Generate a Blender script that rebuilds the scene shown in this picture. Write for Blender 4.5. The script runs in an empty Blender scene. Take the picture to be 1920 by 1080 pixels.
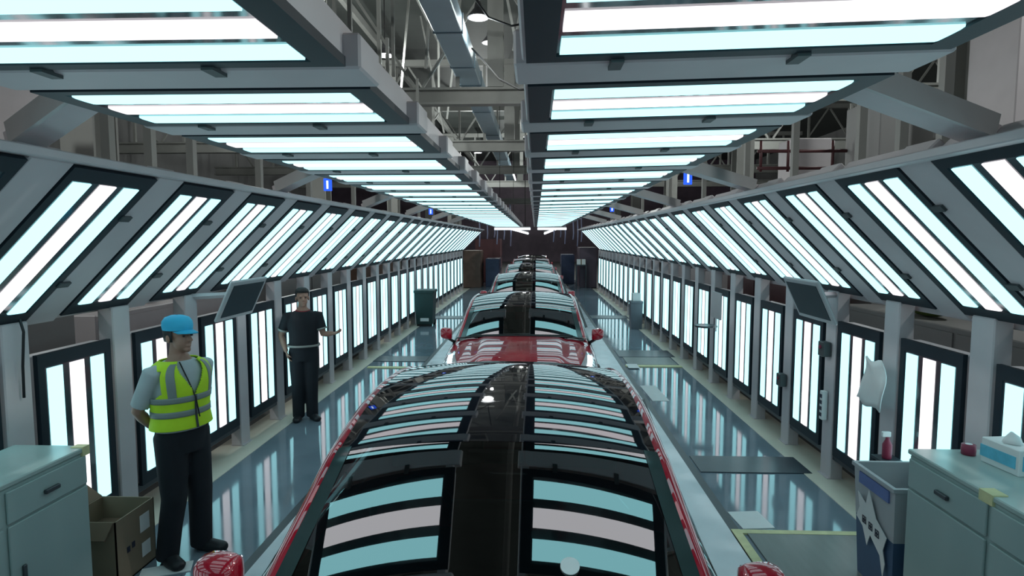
import bpy, bmesh, math, random
from mathutils import Vector, Matrix
random.seed(7)
sc = bpy.context.scene
COL = sc.collection

# ---------------------------------------------------------------- camera, world, exposure
F_PX, VX, VY, CAM_Z = 1131.0, 1004.0, 448.0, 2.3
pit = math.atan((540 - VY) / F_PX)
yaw = math.atan((VX - 960) / F_PX * math.cos(pit))
cam = bpy.data.cameras.new('camera')
cam.sensor_fit = 'HORIZONTAL'; cam.sensor_width = 36.0
cam.lens = 36.0 * F_PX / 1920.0
cam.clip_start = 0.05; cam.clip_end = 300
cam_o = bpy.data.objects.new('camera', cam); COL.objects.link(cam_o)
cam_o.location = (0, 0, CAM_Z)
cam_o.rotation_euler = (math.pi / 2 - pit, 0, yaw)
sc.camera = cam_o

w = bpy.data.worlds.new('hall_ambient'); sc.world = w; w.use_nodes = True
w.node_tree.nodes['Background'].inputs[0].default_value = (0.55, 0.68, 0.75, 1)
w.node_tree.nodes['Background'].inputs[1].default_value = 0.06

sc.view_settings.view_transform = 'Standard'
sc.view_settings.look = 'None'
sc.view_settings.gamma = 1.0
sc.view_settings.use_curve_mapping = False
sc.view_settings.exposure = 0.4
STRIP = 1.45          # brightness of the light strips
LAMP_W = 380.0       # watts of each high-bay lamp of the hall

# ---------------------------------------------------------------- materials
def mat(name, col, rough=0.5, metal=0.0, ior=1.5, noise=0.0, nscale=8.0, coat=0.0, bump=0.0, spec=0.5, emit=None, estr=0.0, stretch=None, rnoise=0.0):
    m = bpy.data.materials.new(name); m.use_nodes = True
    nt = m.node_tree; b = nt.nodes['Principled BSDF']
    b.inputs['Base Color'].default_value = (*col, 1)
    b.inputs['Roughness'].default_value = rough
    b.inputs['Metallic'].default_value = metal
    b.inputs['IOR'].default_value = ior
    b.inputs['Specular IOR Level'].default_value = spec
    if coat:
        b.inputs['Coat Weight'].default_value = coat
        b.inputs['Coat Roughness'].default_value = 0.02
        b.inputs['Coat IOR'].default_value = 1.8
    if emit:
        b.inputs['Emission Color'].default_value = (*emit, 1)
        b.inputs['Emission Strength'].default_value = estr
    if noise or bump or rnoise:
        tc = nt.nodes.new('ShaderNodeTexCoord')
        mp = nt.nodes.new('ShaderNodeMapping')
        if stretch: mp.inputs['Scale'].default_value = stretch
        nz = nt.nodes.new('ShaderNodeTexNoise')
        nz.inputs['Scale'].default_value = nscale; nz.inputs['Detail'].default_value = 5
        nt.links.new(tc.outputs['Object'], mp.inputs['Vector']); nt.links.new(mp.outputs['Vector'], nz.inputs['Vector'])
        if noise:
            mx = nt.nodes.new('ShaderNodeMix'); mx.data_type = 'RGBA'
            lo = tuple(c * (1 - noise) for c in col); hi = tuple(min(1, c * (1 + noise)) for c in col)
            mx.inputs['A'].default_value = (*lo, 1); mx.inputs['B'].default_value = (*hi, 1)
            nt.links.new(nz.outputs['Fac'], mx.inputs['Factor']); nt.links.new(mx.outputs['Result'], b.inputs['Base Color'])
        if rnoise:
            mr = nt.nodes.new('ShaderNodeMapRange')
            mr.inputs['From Min'].default_value = 0.3; mr.inputs['From Max'].default_value = 0.7
            mr.inputs['To Min'].default_value = max(0.01, rough - rnoise); mr.inputs['To Max'].default_value = rough + rnoise
            nt.links.new(nz.outputs['Fac'], mr.inputs['Value']); nt.links.new(mr.outputs['Result'], b.inputs['Roughness'])
        if bump:
            bp = nt.nodes.new('ShaderNodeBump'); bp.inputs['Strength'].default_value = bump; bp.inputs['Distance'].default_value = 0.01
            nt.links.new(nz.outputs['Fac'], bp.inputs['Height']); nt.links.new(bp.outputs['Normal'], b.inputs['Normal'])
    return m

def emis(name, col, strength):
    m = bpy.data.materials.new(name); m.use_nodes = True
    nt = m.node_tree; nt.nodes.clear()
    o = nt.nodes.new('ShaderNodeOutputMaterial'); e = nt.nodes.new('ShaderNodeEmission')
    e.inputs[0].default_value = (*col, 1); e.inputs[1].default_value = strength
    nt.links.new(e.outputs[0], o.inputs[0]); return m

def glass(name, tint, ior=1.9):
    m = bpy.data.materials.new(name); m.use_nodes = True
    nt = m.node_tree; nt.nodes.clear()
    o = nt.nodes.new('ShaderNodeOutputMaterial'); mx = nt.nodes.new('ShaderNodeMixShader')
    fr = nt.nodes.new('ShaderNodeFresnel'); fr.inputs['IOR'].default_value = ior
    tr = nt.nodes.new('ShaderNodeBsdfTransparent'); tr.inputs[0].default_value = (*tint, 1)
    gl = nt.nodes.new('ShaderNodeBsdfGlossy'); gl.inputs['Color'].default_value = (0.95, 1, 1, 1); gl.inputs['Roughness'].default_value = 0.015
    nt.links.new(fr.outputs[0], mx.inputs[0]); nt.links.new(tr.outputs[0], mx.inputs[1]); nt.links.new(gl.outputs[0], mx.inputs[2])
    nt.links.new(mx.outputs[0], o.inputs[0]); return m

M = dict(
    alu=mat('grey_coated_steel', (0.58, 0.54, 0.56), 0.45, 0.0, noise=0.12, nscale=3),
    alu_light=mat('pale_aluminium', (0.50, 0.50, 0.505), 0.4, 0.1, noise=0.1, nscale=4),
    bezel=mat('dark_bezel', (0.012, 0.022, 0.032), 0.5, spec=0.3, noise=0.2, nscale=6),
    plate=mat('dark_reflector', (0.05, 0.07, 0.08), 0.09, ior=2.0, noise=0.15, nscale=5),
    clip=mat('clip_plastic', (0.05, 0.06, 0.065), 0.5, noise=0.2),
    cool=emis('cool_tube_light', (0.42, 0.92, 1.0), STRIP),
    warm=emis('white_tube_light', (1.0, 0.95, 1.0), STRIP * 0.85),
    epoxy=mat('blue_grey_epoxy', (0.17, 0.225, 0.27), 0.08, noise=0.25, nscale=1.5, rnoise=0.04, ior=1.75),
    beige=mat('beige_floor_strip', (0.66, 0.64, 0.54), 0.4, noise=0.12, nscale=2.5),
    deck=mat('pale_conveyor_deck', (0.66, 0.72, 0.76), 0.2, noise=0.12, nscale=3, rnoise=0.06),
    concrete=mat('hall_concrete', (0.10, 0.105, 0.105), 0.5, noise=0.25, nscale=2),
    groove=mat('groove_steel', (0.03, 0.04, 0.05), 0.35, noise=0.2),
    darkplate=mat('dark_floor_steel', (0.045, 0.06, 0.075), 0.3, noise=0.25, nscale=6),
    greymat=mat('grey_mat', (0.17, 0.19, 0.18), 0.35, noise=0.2, nscale=3, stretch=(6, 1, 1)),
    yellow=mat('yellow_tape', (0.62, 0.62, 0.34), 0.5, noise=0.3, nscale=12),
    paper=mat('white_paper', (0.75, 0.78, 0.78), 0.6, noise=0.06),
    red=mat('red_car_paint', (0.42, 0.0, 0.018), 0.3, 0.1, noise=0.08, nscale=3, coat=1.0, spec=0.2),
    blackglass=mat('black_roof_glass', (0.004, 0.005, 0.009), 0.03, ior=2.5, noise=0.2),
    frit=mat('black_frit', (0.035, 0.06, 0.06), 0.12, ior=1.6, noise=0.2),
    wind=glass('windscreen_glass', (0.20, 0.28, 0.28), 2.7),
    sideglass=glass('side_glass', (0.08, 0.10, 0.10), 1.7),
    trim=mat('black_trim', (0.012, 0.012, 0.014), 0.45, noise=0.2),
    tyre=mat('tyre_rubber', (0.015, 0.015, 0.015), 0.75, noise=0.3),
    rim=mat('alloy_rim', (0.35, 0.36, 0.38), 0.3, 0.9, noise=0.1),
    lampglass=mat('headlamp_lens', (0.65, 0.68, 0.72), 0.05, 0.2, ior=1.6, noise=0.05, coat=1.0),
    headled=emis('headlamp_led', (0.95, 0.97, 1.0), 3.0),
    seat=mat('dark_seat_fabric', (0.025, 0.025, 0.028), 0.75, noise=0.3, nscale=30),
    dash=mat('dashboard_black', (0.010, 0.011, 0.012), 0.7, noise=0.2),
    mirror=mat('mirror_glass', (0.7, 0.75, 0.8), 0.02, 1.0, noise=0.02),
    plateblank=mat('plain_plate', (0.05, 0.05, 0.06), 0.4, noise=0.1),
    truss=mat('truss_paint', (0.27, 0.275, 0.26), 0.55, noise=0.15, nscale=2),
    trussdark=mat('dark_truss_paint', (0.13, 0.135, 0.125), 0.6, noise=0.2, nscale=2),
    roofdeck=mat('roof_deck', (0.07, 0.08, 0.075), 0.6, noise=0.15, nscale=1, stretch=(1, 8, 1)),
    duct=mat('blue_grey_duct', (0.42, 0.58, 0.68), 0.35, 0.1, noise=0.1, nscale=2),
    ductseam=mat('duct_flange', (0.16, 0.24, 0.30), 0.4, 0.3, noise=0.1),
    cable=mat('black_cable', (0.01, 0.01, 0.012), 0.6, noise=0.2),
    hallwall=mat('hall_wall_panel', (0.30, 0.30, 0.30), 0.6, noise=0.15, nscale=1.2),
    endwall=mat('dark_end_wall', (0.085, 0.06, 0.085), 0.6, noise=0.4, nscale=1.5),
    maroon=mat('maroon_steel', (0.10, 0.03, 0.035), 0.5, noise=0.3, nscale=3),
    brown=mat('brown_case', (0.13, 0.075, 0.055), 0.55, noise=0.35, nscale=5),
    navy=mat('navy_case', (0.03, 0.045, 0.10), 0.5, noise=0.35, nscale=5),
    hose=mat('pale_blue_hose', (0.38, 0.42, 0.62), 0.45, noise=0.15),
    cabinet=mat('pale_green_enamel', (0.32, 0.43, 0.42), 0.32, noise=0.06, nscale=3),
    cabinettop=mat('pale_worktop', (0.36, 0.46, 0.44), 0.25, noise=0.06, nscale=3),
    steel=mat('dark_handle_steel', (0.07, 0.08, 0.09), 0.35, 0.6, noise=0.1),
    card=mat('cardboard', (0.24, 0.19, 0.13), 0.8, noise=0.14, nscale=6, bump=0.1),
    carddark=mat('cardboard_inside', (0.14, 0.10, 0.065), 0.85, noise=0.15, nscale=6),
    ink=mat('printed_ink', (0.02, 0.025, 0.05), 0.6, noise=0.1),
    binwhite=mat('pale_bin_plastic', (0.42, 0.44, 0.46), 0.45, noise=0.12, nscale=4),
    binblue=mat('navy_bin_plastic', (0.05, 0.10, 0.19), 0.5, noise=0.15, nscale=4),
    bluelabel=mat('blue_band', (0.12, 0.18, 0.42), 0.5, noise=0.12),
    redplastic=mat('crimson_plastic', (0.26, 0.03, 0.07), 0.45, noise=0.12),
    tissueblue=mat('tissue_print_blue', (0.12, 0.50, 0.68), 0.5, noise=0.3, nscale=18),
    greenbin=mat('dark_green_bin', (0.012, 0.045, 0.045), 0.45, noise=0.2),
    greybin=mat('slate_bin', (0.13, 0.16, 0.19), 0.45, noise=0.15),
    screenframe=mat('pale_screen_frame', (0.42, 0.44, 0.46), 0.4, noise=0.06),
    screen=mat('dark_screen', (0.015, 0.03, 0.04), 0.4, noise=0.2, spec=0.25),
    sign=emis('blue_sign_glow', (0.03, 0.12, 0.95), 1.0),
    signmark=emis('white_sign_mark', (0.75, 0.9, 1.0), 1.6),
    lampshell=mat('lamp_shell', (0.06, 0.06, 0.065), 0.4, noise=0.1),
    lampface=emis('lamp_face', (0.95, 0.98, 1.0), 2.2),
    farlamp=emis('far_tube', (0.85, 0.92, 1.0), 2.0),
    skin=mat('skin', (0.34, 0.19, 0.14), 0.55, noise=0.1, nscale=20),
    hair=mat('black_hair', (0.012, 0.011, 0.012), 0.6, noise=0.3, nscale=60),
    eye=mat('eye_dark', (0.02, 0.015, 0.015), 0.3, noise=0.1),
    cap=mat('bright_blue_cap', (0.03, 0.42, 0.68), 0.7, noise=0.1, nscale=20),
    capdark=mat('cap_underside', (0.02, 0.10, 0.20), 0.7, noise=0.1),
    vest=mat('lime_vest', (0.52, 0.80, 0.02), 0.7, noise=0.08, nscale=15, emit=None),
    band=mat('grey_reflective_band', (0.22, 0.27, 0.26), 0.45, noise=0.1),
    shirt=mat('pale_shirt', (0.42, 0.48, 0.50), 0.8, noise=0.1, nscale=10),
    dshirt=mat('black_shirt', (0.010, 0.011, 0.016), 0.85, noise=0.2, nscale=12),
    redtrim=mat('red_collar', (0.25, 0.02, 0.03), 0.7, noise=0.1),
    trouser=mat('black_trousers', (0.008, 0.011, 0.017), 0.85, noise=0.25, nscale=10),
    shoe=mat('black_shoe', (0.010, 0.012, 0.016), 0.55, noise=0.2),
    belt=mat('grey_belt', (0.30, 0.30, 0.28), 0.5, noise=0.1),
    greenplant=mat('olive_cloth', (0.12, 0.17, 0.03), 0.8, noise=0.3, nscale=6),
)

# ---------------------------------------------------------------- mesh helpers
class MB:
    def __init__(s): s.v = []; s.f = []
    def box(s, lo, hi):
        x0, y0, z0 = lo; x1, y1, z1 = hi; n = len(s.v)
        s.v += [(x0, y0, z0), (x1, y0, z0), (x1, y1, z0), (x0, y1, z0), (x0, y0, z1), (x1, y0, z1), (x1, y1, z1), (x0, y1, z1)]
        for q in ((0, 3, 2, 1), (4, 5, 6, 7), (0, 1, 5, 4), (1, 2, 6, 5), (2, 3, 7, 6), (3, 0, 4, 7)): s.f.append(tuple(n + i for i in q))
        return s
    def cbox(s, c, d): return s.box([c[i] - d[i] / 2 for i in range(3)], [c[i] + d[i] / 2 for i in range(3)])
    def bar(s, a, b, wd, ht, up=(0, 0, 1)):
        a = Vector(a); b = Vector(b); d = (b - a).normalized(); up = Vector(up)
        if abs(d.dot(up)) > .98: up = Vector((0, 1, 0))
        x = d.cross(up).normalized(); z = x.cross(d).normalized(); n = len(s.v)
        for p in (a, b):
            for sx, sz in ((-1, -1), (1, -1), (1, 1), (-1, 1)): s.v.append(tuple(p + x * sx * wd / 2 + z * sz * ht / 2))
        for q in ((0, 1, 2, 3), (7, 6, 5, 4), (0, 4, 5, 1), (1, 5, 6, 2), (2, 6, 7, 3), (3, 7, 4, 0)): s.f.append(tuple(n + i for i in q))
        return s
    def tube(s, pts, rad, n=8, ell=None, cap=True):
        """swept tube through pts; rad scalar or list; ell = list of (rx, ry) with rx along world X-ish axis"""
        P = [Vector(p) for p in pts]; k = len(P); base = len(s.v)
        prev = None
        for i, p in enumerate(P):
            d = (P[min(i + 1, k - 1)] - P[max(i - 1, 0)]).normalized()
            ref = Vector((1, 0, 0)) if abs(d.x) < .9 else Vector((0, 1, 0))
            if prev is not None: ref = prev
            u = (ref - d * ref.dot(d)).normalized(); v = d.cross(u).normalized(); prev = u
            rx, ry = ell[i] if ell else ((rad[i] if isinstance(rad, (list, tuple)) else rad,) * 2)
            for j in range(n):
                t = 2 * math.pi * j / n
                s.v.append(tuple(p + u * math.cos(t) * rx + v * math.sin(t) * ry))
        for i in range(k - 1):
            for j in range(n):
                a0 = base + i * n + j; a1 = base + i * n + (j + 1) % n
                s.f.append((a0, a1, a1 + n, a0 + n))
        if cap:
            s.f.append(tuple(base + j for j in range(n))[::-1]); s.f.append(tuple(base + (k - 1) * n + j for j in range(n)))
        return s
    def lathe(s, prof, n=20, c=(0, 0, 0)):
        base = len(s.v)
        for r, z in prof:
            for j in range(n):
                t = 2 * math.pi * j / n; s.v.append((c[0] + r * math.cos(t), c[1] + r * math.sin(t), c[2] + z))
        for i in range(len(prof) - 1):
            for j in range(n):
                a0 = base + i * n + j; a1 = base + i * n + (j + 1) % n
                s.f.append((a0, a1, a1 + n, a0 + n))
        s.f.append(tuple(base + j for j in range(n))[::-1]); s.f.append(tuple(base + (len(prof) - 1) * n + j for j in range(n)))
        return s
    def ellipsoid(s, c, r, nu=16, nv=10):
        prof = []
        base = len(s.v)
        for i in range(nv + 1):
            t = -math.pi / 2 + math.pi * i / nv; rr = max(math.cos(t), 0.02)
            for j in range(nu):
                q = 2 * math.pi * j / nu; s.v.append((c[0] + r[0] * rr * math.cos(q), c[1] + r[1] * rr * math.sin(q), c[2] + r[2] * math.sin(t)))
        for i in range(nv):
            for j in range(nu):
                a0 = base + i * nu + j; a1 = base + i * nu + (j + 1) % nu
                s.f.append((a0, a1, a1 + nu, a0 + nu))
        s.f.append(tuple(base + j for j in range(nu))[::-1]); s.f.append(tuple(base + nv * nu + j for j in range(nu)))
        return s
    def prism(s, poly, z0, z1):
        n = len(poly); b = len(s.v)
        s.v += [(x, y, z0) for x, y in poly] + [(x, y, z1) for x, y in poly]
        s.f.append(tuple(b + i for i in range(n))[::-1]); s.f.append(tuple(b + n + i for i in range(n)))
        for i in range(n): j = (i + 1) % n; s.f.append((b + i, b + j, b + n + j, b + n + i))
        return s
    def grid(s, rows):
        b = len(s.v); n = len(rows[0])
        for r in rows: s.v += [tuple(p) for p in r]
        for i in range(len(rows) - 1):
            for j in range(n - 1):
                a0 = b + i * n + j; s.f.append((a0, a0 + 1, a0 + n + 1, a0 + n))
        return s
    def mesh(s, name, m, smooth=False, bevel=0.0, seg=2):
        me = bpy.data.meshes.new(name); me.from_pydata(s.v, [], s.f)
        bm = bmesh.new(); bm.from_mesh(me)
        bmesh.ops.recalc_face_normals(bm, faces=bm.faces)
        if bevel: bmesh.ops.bevel(bm, geom=bm.edges[:], offset=bevel, segments=seg, affect='EDGES', profile=.6)
        bm.to_mesh(me); bm.free()
        me.materials.append(m)
        if smooth: me.polygons.foreach_set('use_smooth', [True] * len(me.polygons))
        me.update(); return me

def link(name, me, parent=None, loc=None, mtx=None):
    o = bpy.data.objects.new(name, me); COL.objects.link(o)
    if parent: o.parent = parent
    if loc: o.location = loc
    if mtx is not None: o.matrix_world = mtx
    return o
def tag(o, label, cat, group=None):
    o['label'] = label; o['category'] = cat
    if group: o['group'] = group
    return o
def thing(name, label, cat, loc=(0, 0, 0), rz=0.0, group=None):
    o = bpy.data.objects.new(name, None); COL.objects.link(o)
    o.empty_display_size = .1; o.location = loc; o.rotation_euler = (0, 0, rz)
    return tag(o, label, cat, group)
def struct(name, me, parent=None, loc=None):
    o = link(name, me, parent, loc); o['kind'] = 'structure'; return o
def B(lo, hi, m, bevel=0.0, name='box'): return MB().box(lo, hi).mesh(name, m, bevel=bevel)
ORD = ['first', 'second', 'third', 'fourth', 'fifth', 'sixth', 'seventh', 'eighth', 'ninth', 'tenth', 'eleventh', 'twelfth', 'thirteenth', 'fourteenth', 'fifteenth', 'sixteenth', 'seventeenth', 'eighteenth', 'nineteenth', 'twentieth'] + ['twenty-' + x for x in ('first', 'second', 'third', 'fourth', 'fifth', 'sixth', 'seventh', 'eighth', 'ninth')] + ['thirtieth'] + ['thirty-' + x for x in ('first', 'second', 'third', 'fourth', 'fifth', 'sixth', 'seventh', 'eighth', 'ninth')]

# ---------------------------------------------------------------- the hall
XL, XR = -3.24, 2.81                # planes of the upright light panels
XC = (XL + XR) / 2
Y0, Y1 = -6.0, 62.0
struct('floor', B((-22, Y0, -.30), (22, Y1, -.02), M['concrete']))
struct('floor_aisle_left', B((-3.05, Y0, -.02), (-2.06, 34, 0), M['epoxy']))
struct('floor_aisle_right', B((1.62, Y0, -.02), (2.64, 34, 0), M['epoxy']))
struct('floor_strip_left', B((-3.50, Y0, -.02), (-3.05, 28, .006), M['beige']))
struct('floor_strip_right', B((2.64, Y0, -.02), (3.07, 28, .006), M['beige']))
struct('floor_deck', B((-1.98, Y0, -.02), (1.54, 60, .012), M['deck']))
struct('trim_1', B((-2.06, Y0, -.02), (-1.98, 60, .004), M['groove']))
struct('trim_2', B((1.54, Y0, -.02), (1.62, 60, .004), M['groove']))
struct('ceiling', B((-22, Y0, 10.2), (22, Y1, 10.4), M['roofdeck']))
struct('wall_left', B((-22.3, Y0, -.3), (-22, Y1, 10.4), M['hallwall']))
struct('wall_right', B((22, Y0, -.3), (22.3, Y1, 10.4), M['hallwall']))
struct('wall_end', B((-22, Y1, -.3), (22, Y1 + .3, 10.4), M['endwall']))

# ---------------------------------------------------------------- light panels
PW, PL, PITCH = 0.76, 1.22, 0.967
mb = MB().box((-.33, -.63, -.15), (.33, .63, -.035)); PAN_CASE = mb.mesh('panel_casing', M['alu'], bevel=.006, seg=1)
mb = MB()
mb.box((-.34, -.64, -.035), (-.285, .64, -.004)).box((.285, -.64, -.035), (.34, .64, -.004))
mb.box((-.285, -.64, -.035), (.285, -.55, -.004)).box((-.285, .55, -.035), (.285, .64, -.004))
PAN_BEZEL = mb.mesh('panel_bezel', M['bezel'])
PAN_PLATE = MB().box((-.285, -.55, -.034), (.285, .55, -.010)).mesh('panel_plate', M['plate'])
def strip_mesh(m):
    mb = MB(); pr = []
    for t in range(7):
        a = math.pi * t / 6; pr.append(((-.066, -.064, -.046, 0, .046, .064, .066)[t], (0, .007, .0095, .010, .0095, .007, 0)[t]))
    n = len(pr)
    for y in (-.54, .54):
        for x, z in pr: mb.v.append((x, y, z - .0105))
    for i in range(n - 1): mb.f.append((i, i + 1, n + i + 1, n + i))
    mb.f.append((n - 1, 0, n, 2 * n - 1)); mb.f.append(tuple(range(n))[::-1]); mb.f.append(tuple(range(n, 2 * n)))
    return mb.mesh('strip', m)
ST_C, ST_W = strip_mesh(M['cool']), strip_mesh(M['warm'])
PAN_CLIP = MB().box((-.017, -.03, -.02), (.017, .03, .02)).mesh('clip', M['clip'])

def basis(xa, ya, za, o):
    return Matrix(((xa[0], ya[0], za[0], o[0]), (xa[1], ya[1], za[1], o[1]), (xa[2], ya[2], za[2], o[2]), (0, 0, 0, 1)))
def panel(o, up, nrm, label, group, name):
    up = Vector(up).normalized(); nrm = Vector(nrm).normalized(); x = up.cross(nrm)
    t = thing(name, label, 'light panel', group=group)
    t.matrix_world = basis(x, up, nrm, o)
    link('casing', PAN_CASE, t); link('bezel', PAN_BEZEL, t); link('reflector_plate', PAN_PLATE, t)
    for k, m_ in ((-.198, ST_C), (0, ST_W), (.198, ST_C)): link('light_strip', m_, t, (k, 0, 0))
    return t

sl = (.77, 0, .77)
TILT_C = (-2.815 - XC, 2.22)
rows = {
    'lower_left': dict(c=lambda y: (XL, y, .90), up=(0, 0, 1), n=(1, 0, 0), y0=4.10, first=0, back=7, count=24, name='wall_light_panel', what='upright light panel of the left wall', gr='upright wall light panels'),
    'lower_right': dict(c=lambda y: (XR, y, .90), up=(0, 0, 1), n=(-1, 0, 0), y0=3.403, first=0, back=6, count=25, name='wall_light_panel', what='upright light panel of the right wall', gr='upright wall light panels'),
    'tilt_left': dict(c=lambda y: (-2.815, y, 2.215), up=(1, 0, .98), n=(.98, 0, -1), y0=2.418, first=0, back=5, count=26, name='slanted_light_panel', what='slanted light panel of the left side', gr='slanted light panels'),
    'tilt_right': dict(c=lambda y: (2.385, y, 2.25), up=(-1, 0, 1.0), n=(-1, 0, -1), y0=2.77, first=0, back=5, count=25, name='slanted_light_panel', what='slanted light panel of the right side', gr='slanted light panels'),
    'ceil_left': dict(c=lambda y: (-1.243, y, 2.84), up=(1, 0, 0), n=(0, 0, -1), y0=1.60, first=0, back=5, count=27, name='overhead_light_panel', what='overhead light panel of the left ceiling row', gr='overhead light panels'),
    'ceil_right': dict(c=lambda y: (.61, y, 2.852), up=(1, 0, .022), n=(.022, 0, -1), y0=1.58, first=0, back=5, count=27, name='overhead_light_panel', what='overhead light panel of the right ceiling row', gr='overhead light panels'),
}
POST_LOW = MB().box((-.10, -.06, 0), (.10, .06, 1.775)).mesh('post', M['alu'], bevel=.008, seg=1)
FOOT_LOW = MB().box((-.10, -.075, 0), (.10, .075, .015)).mesh('foot_plate', M['alu'])
BEAM_T = MB().box((-.135, -.70, -.12), (.135, .66, -.010)).mesh('beam', M['alu'], bevel=.008, seg=1)
BEAM_C = MB().box((-.115, -.68, -.12), (.125, .68, -.006)).mesh('beam', M['alu'], bevel=.008, seg=1)
CLIP_M = MB().box((-.16, -.02, -.02), (-.07, .02, .006)).mesh('clip', M['clip'])
for key, r in rows.items():
    for k in range(-r['back'], r['count']):
        y = r['y0'] + k * PITCH
        lab = '%s, %s from the front of the tunnel' % (r['what'], ORD[k]) if k >= 0 else '%s, %s one nearer than the picture shows' % (r['what'], ORD[-k - 1])
        panel(r['c'](y), r['up'], r['n'], lab, r['gr'], r['name'])
        # the grey member between this panel and the next
        ym = y + PITCH / 2
        up = Vector(r['up']).normalized(); nrm = Vector(r['n']).normalized(); x = up.cross(nrm)
        o = Vector(r['c'](ym))
        side = 'left' if 'left' in key else 'right'
        km = k + (1 if key == 'lower_left' else 0)
        pos = ('%s from the front' % ORD[km]) if km >= 0 else ('%s nearer than the picture' % ORD[-km - 1])
        if key.startswith('lower'):
            t = thing('upright_post', 'grey steel post between upright light panels of the %s wall, %s' % (side, pos), 'post', (o.x, o.y, 0), group='upright posts')
            po = link('post', POST_LOW, t, (-nrm.x * .07, 0, 0)); po.rotation_euler = (0, 0, math.pi / 2); po.scale = (1, 1, 1.0 if side == 'left' else 1.02)
            link('foot_plate', FOOT_LOW, t, (-nrm.x * .06, 0, 0)).rotation_euler = (0, 0, math.pi / 2)
        else:
            if key.startswith('tilt'):
                t = thing('slanted_beam', 'slanted grey beam between slanted light panels of the %s side, %s' % (side, pos), 'beam', group='slanted beams')
                me = BEAM_T; cl = (-.3, .3)
            else:
                t = thing('ceiling_beam', 'grey cross beam between overhead panels of the %s ceiling row, %s' % (side, pos), 'beam', group='ceiling beams')
                me = BEAM_C; cl = (-.36, .2)
            t.matrix_world = basis(x, up, nrm, o)
            link('beam', me, t)
            if -1 <= k < 12:
                for q in cl: link('clip', CLIP_M, t, (0, q, 0))

# long rails that carry the rows
def long_rail(name, label, a, b, m='alu'):
    o = link(name, MB().box(a, b).mesh(name, M[m], bevel=.006, seg=1)); tag(o, label, 'rail'); return o
YB, YE = -2.5, 27.3
for s, sx in (('left', -1), ('right', 1)):
    xt = -2.815 + .47 if sx < 0 else 2.385 - .47
    xt2 = xt - .13 * (1 if sx < 0 else -1)
    long_rail('long_rail', 'long grey rail along the top of the slanted %s panels' % s, (xt - .07 + sx * .03, YB, 2.685), (xt + .07 + sx * .03, YE, 2.73))
    xb = (-2.815 - .62) if sx < 0 else (2.385 + .62)
    long_rail('long_rail', 'long grey rail along the foot of the slanted %s panels' % s, (xb - .04, YB, 1.74), (xb + .04, YE, 1.80))
    xw = XL if sx < 0 else XR
    long_rail('bottom_rail', 'dark low rail under the upright %s wall panels' % s, (xw + sx * .03, YB, .20), (xw + sx * .13, YE, .27), 'groove')
for lab, x in (('inner edge of the left', -.655), ('outer edge of the left', -1.88), ('outer edge of the right', 1.25), ('inner edge of the right', -.01)):
    d = .035
    long_rail('ceiling_rail', 'long grey rail at the %s ceiling row' % lab, (x - d, YB, 2.895 if x > 1 else 2.858), (x + d, YE, 3.0))

# diagonal braces between ceiling rows and slanted rows
for s, sx in (('left', -1), ('right', 1)):
    for k, y in enumerate((2.62, 5.5, 8.4, 11.3, 14.2, 17.1)):
        a = (-1.93, y, 2.94) if sx < 0 else (1.30, y, 2.94)
        b = (-2.44, y + .22, 2.77) if sx < 0 else (2.0, y + .22, 2.77)
        t = thing('diagonal_brace', 'grey diagonal brace joining ceiling row to slanted panels on the %s, %s from the front' % (s, ORD[k]), 'brace', group='diagonal braces')
        link('brace_bar', MB().bar(a, b, .17, .05).mesh('brace_bar', M['alu']), t)
        link('brace_flange', MB().bar(Vector(a) + Vector((0, -.09, .02)), Vector(b) + Vector((0, -.09, .02)), .02, .10).mesh('brace_flange', M['alu_light']), t)

# vertical hangers that carry the tunnel from the roof steel
for s, xh in (('left', -2.9), ('right', 2.62)):
    for k, y in enumerate((3.1, 4.05, 4.5, 5.05, 6.3, 7.7, 9.6, 12.0, 15.0)):
        o = link('hanger', MB().box((xh - .03, y - .03, 2.70), (xh + .03, y + .03, 6.2)).mesh('hanger', M['truss']))
        tag(o, 'thin steel hanger rod above the slanted panels on the %s, %s from the front' % (s, ORD[k]), 'hanger', 'hanger rods')

# ---------------------------------------------------------------- roof steel
TR_Y = [7.9, 16.5, 25.1, 33.7, 42.3]
for k, y in enumerate(TR_Y):
    t = thing('roof_truss', 'grey steel roof truss across the hall, %s from the front' % ORD[k], 'truss', (0, y, 0), group='roof trusses')
    mb = MB().box((-18, -.16, 5.88), (18, .16, 5.94)).box((-18, -.02, 5.94), (18, .02, 6.26)).box((-18, -.16, 6.26), (18, .16, 6.32))
    link('bottom_chord', mb.mesh('bottom_chord', M['truss']), t)
    link('top_chord', MB().box((-18, -.12, 9.3), (18, .12, 9.55)).mesh('top_chord', M['truss']), t)
    for i in range(-8, 9):
        link('web_post', MB().box((i * 2.1 - .05, -.05, 6.32), (i * 2.1 + .05, .05, 9.3)).mesh('web_post', M['truss']), t)
        s = 1 if i % 2 else -1
        link('web_diagonal', MB().bar((i * 2.1 - s * .95, .0, 6.35), (i * 2.1 + s * 1.0, .0, 9.28), .07, .07).mesh('web_diagonal', M['truss']), t)
    link('king_post', MB().box((-1.28, -.2, 6.32), (-.87, .2, 9.3)).mesh('king_post', M['truss']), t)
for k, x in enumerate((-9, -6, -3.6, .2, 3.2, 6, 9)):
    o = link('roof_purlin', MB().box((x - .08, Y0, 9.6), (x + .08, 60, 9.85)).mesh('roof_purlin', M['truss']))
    tag(o, 'long roof purlin under the roof deck, %s from the left' % ORD[k], 'purlin', 'roof purlins')
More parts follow.
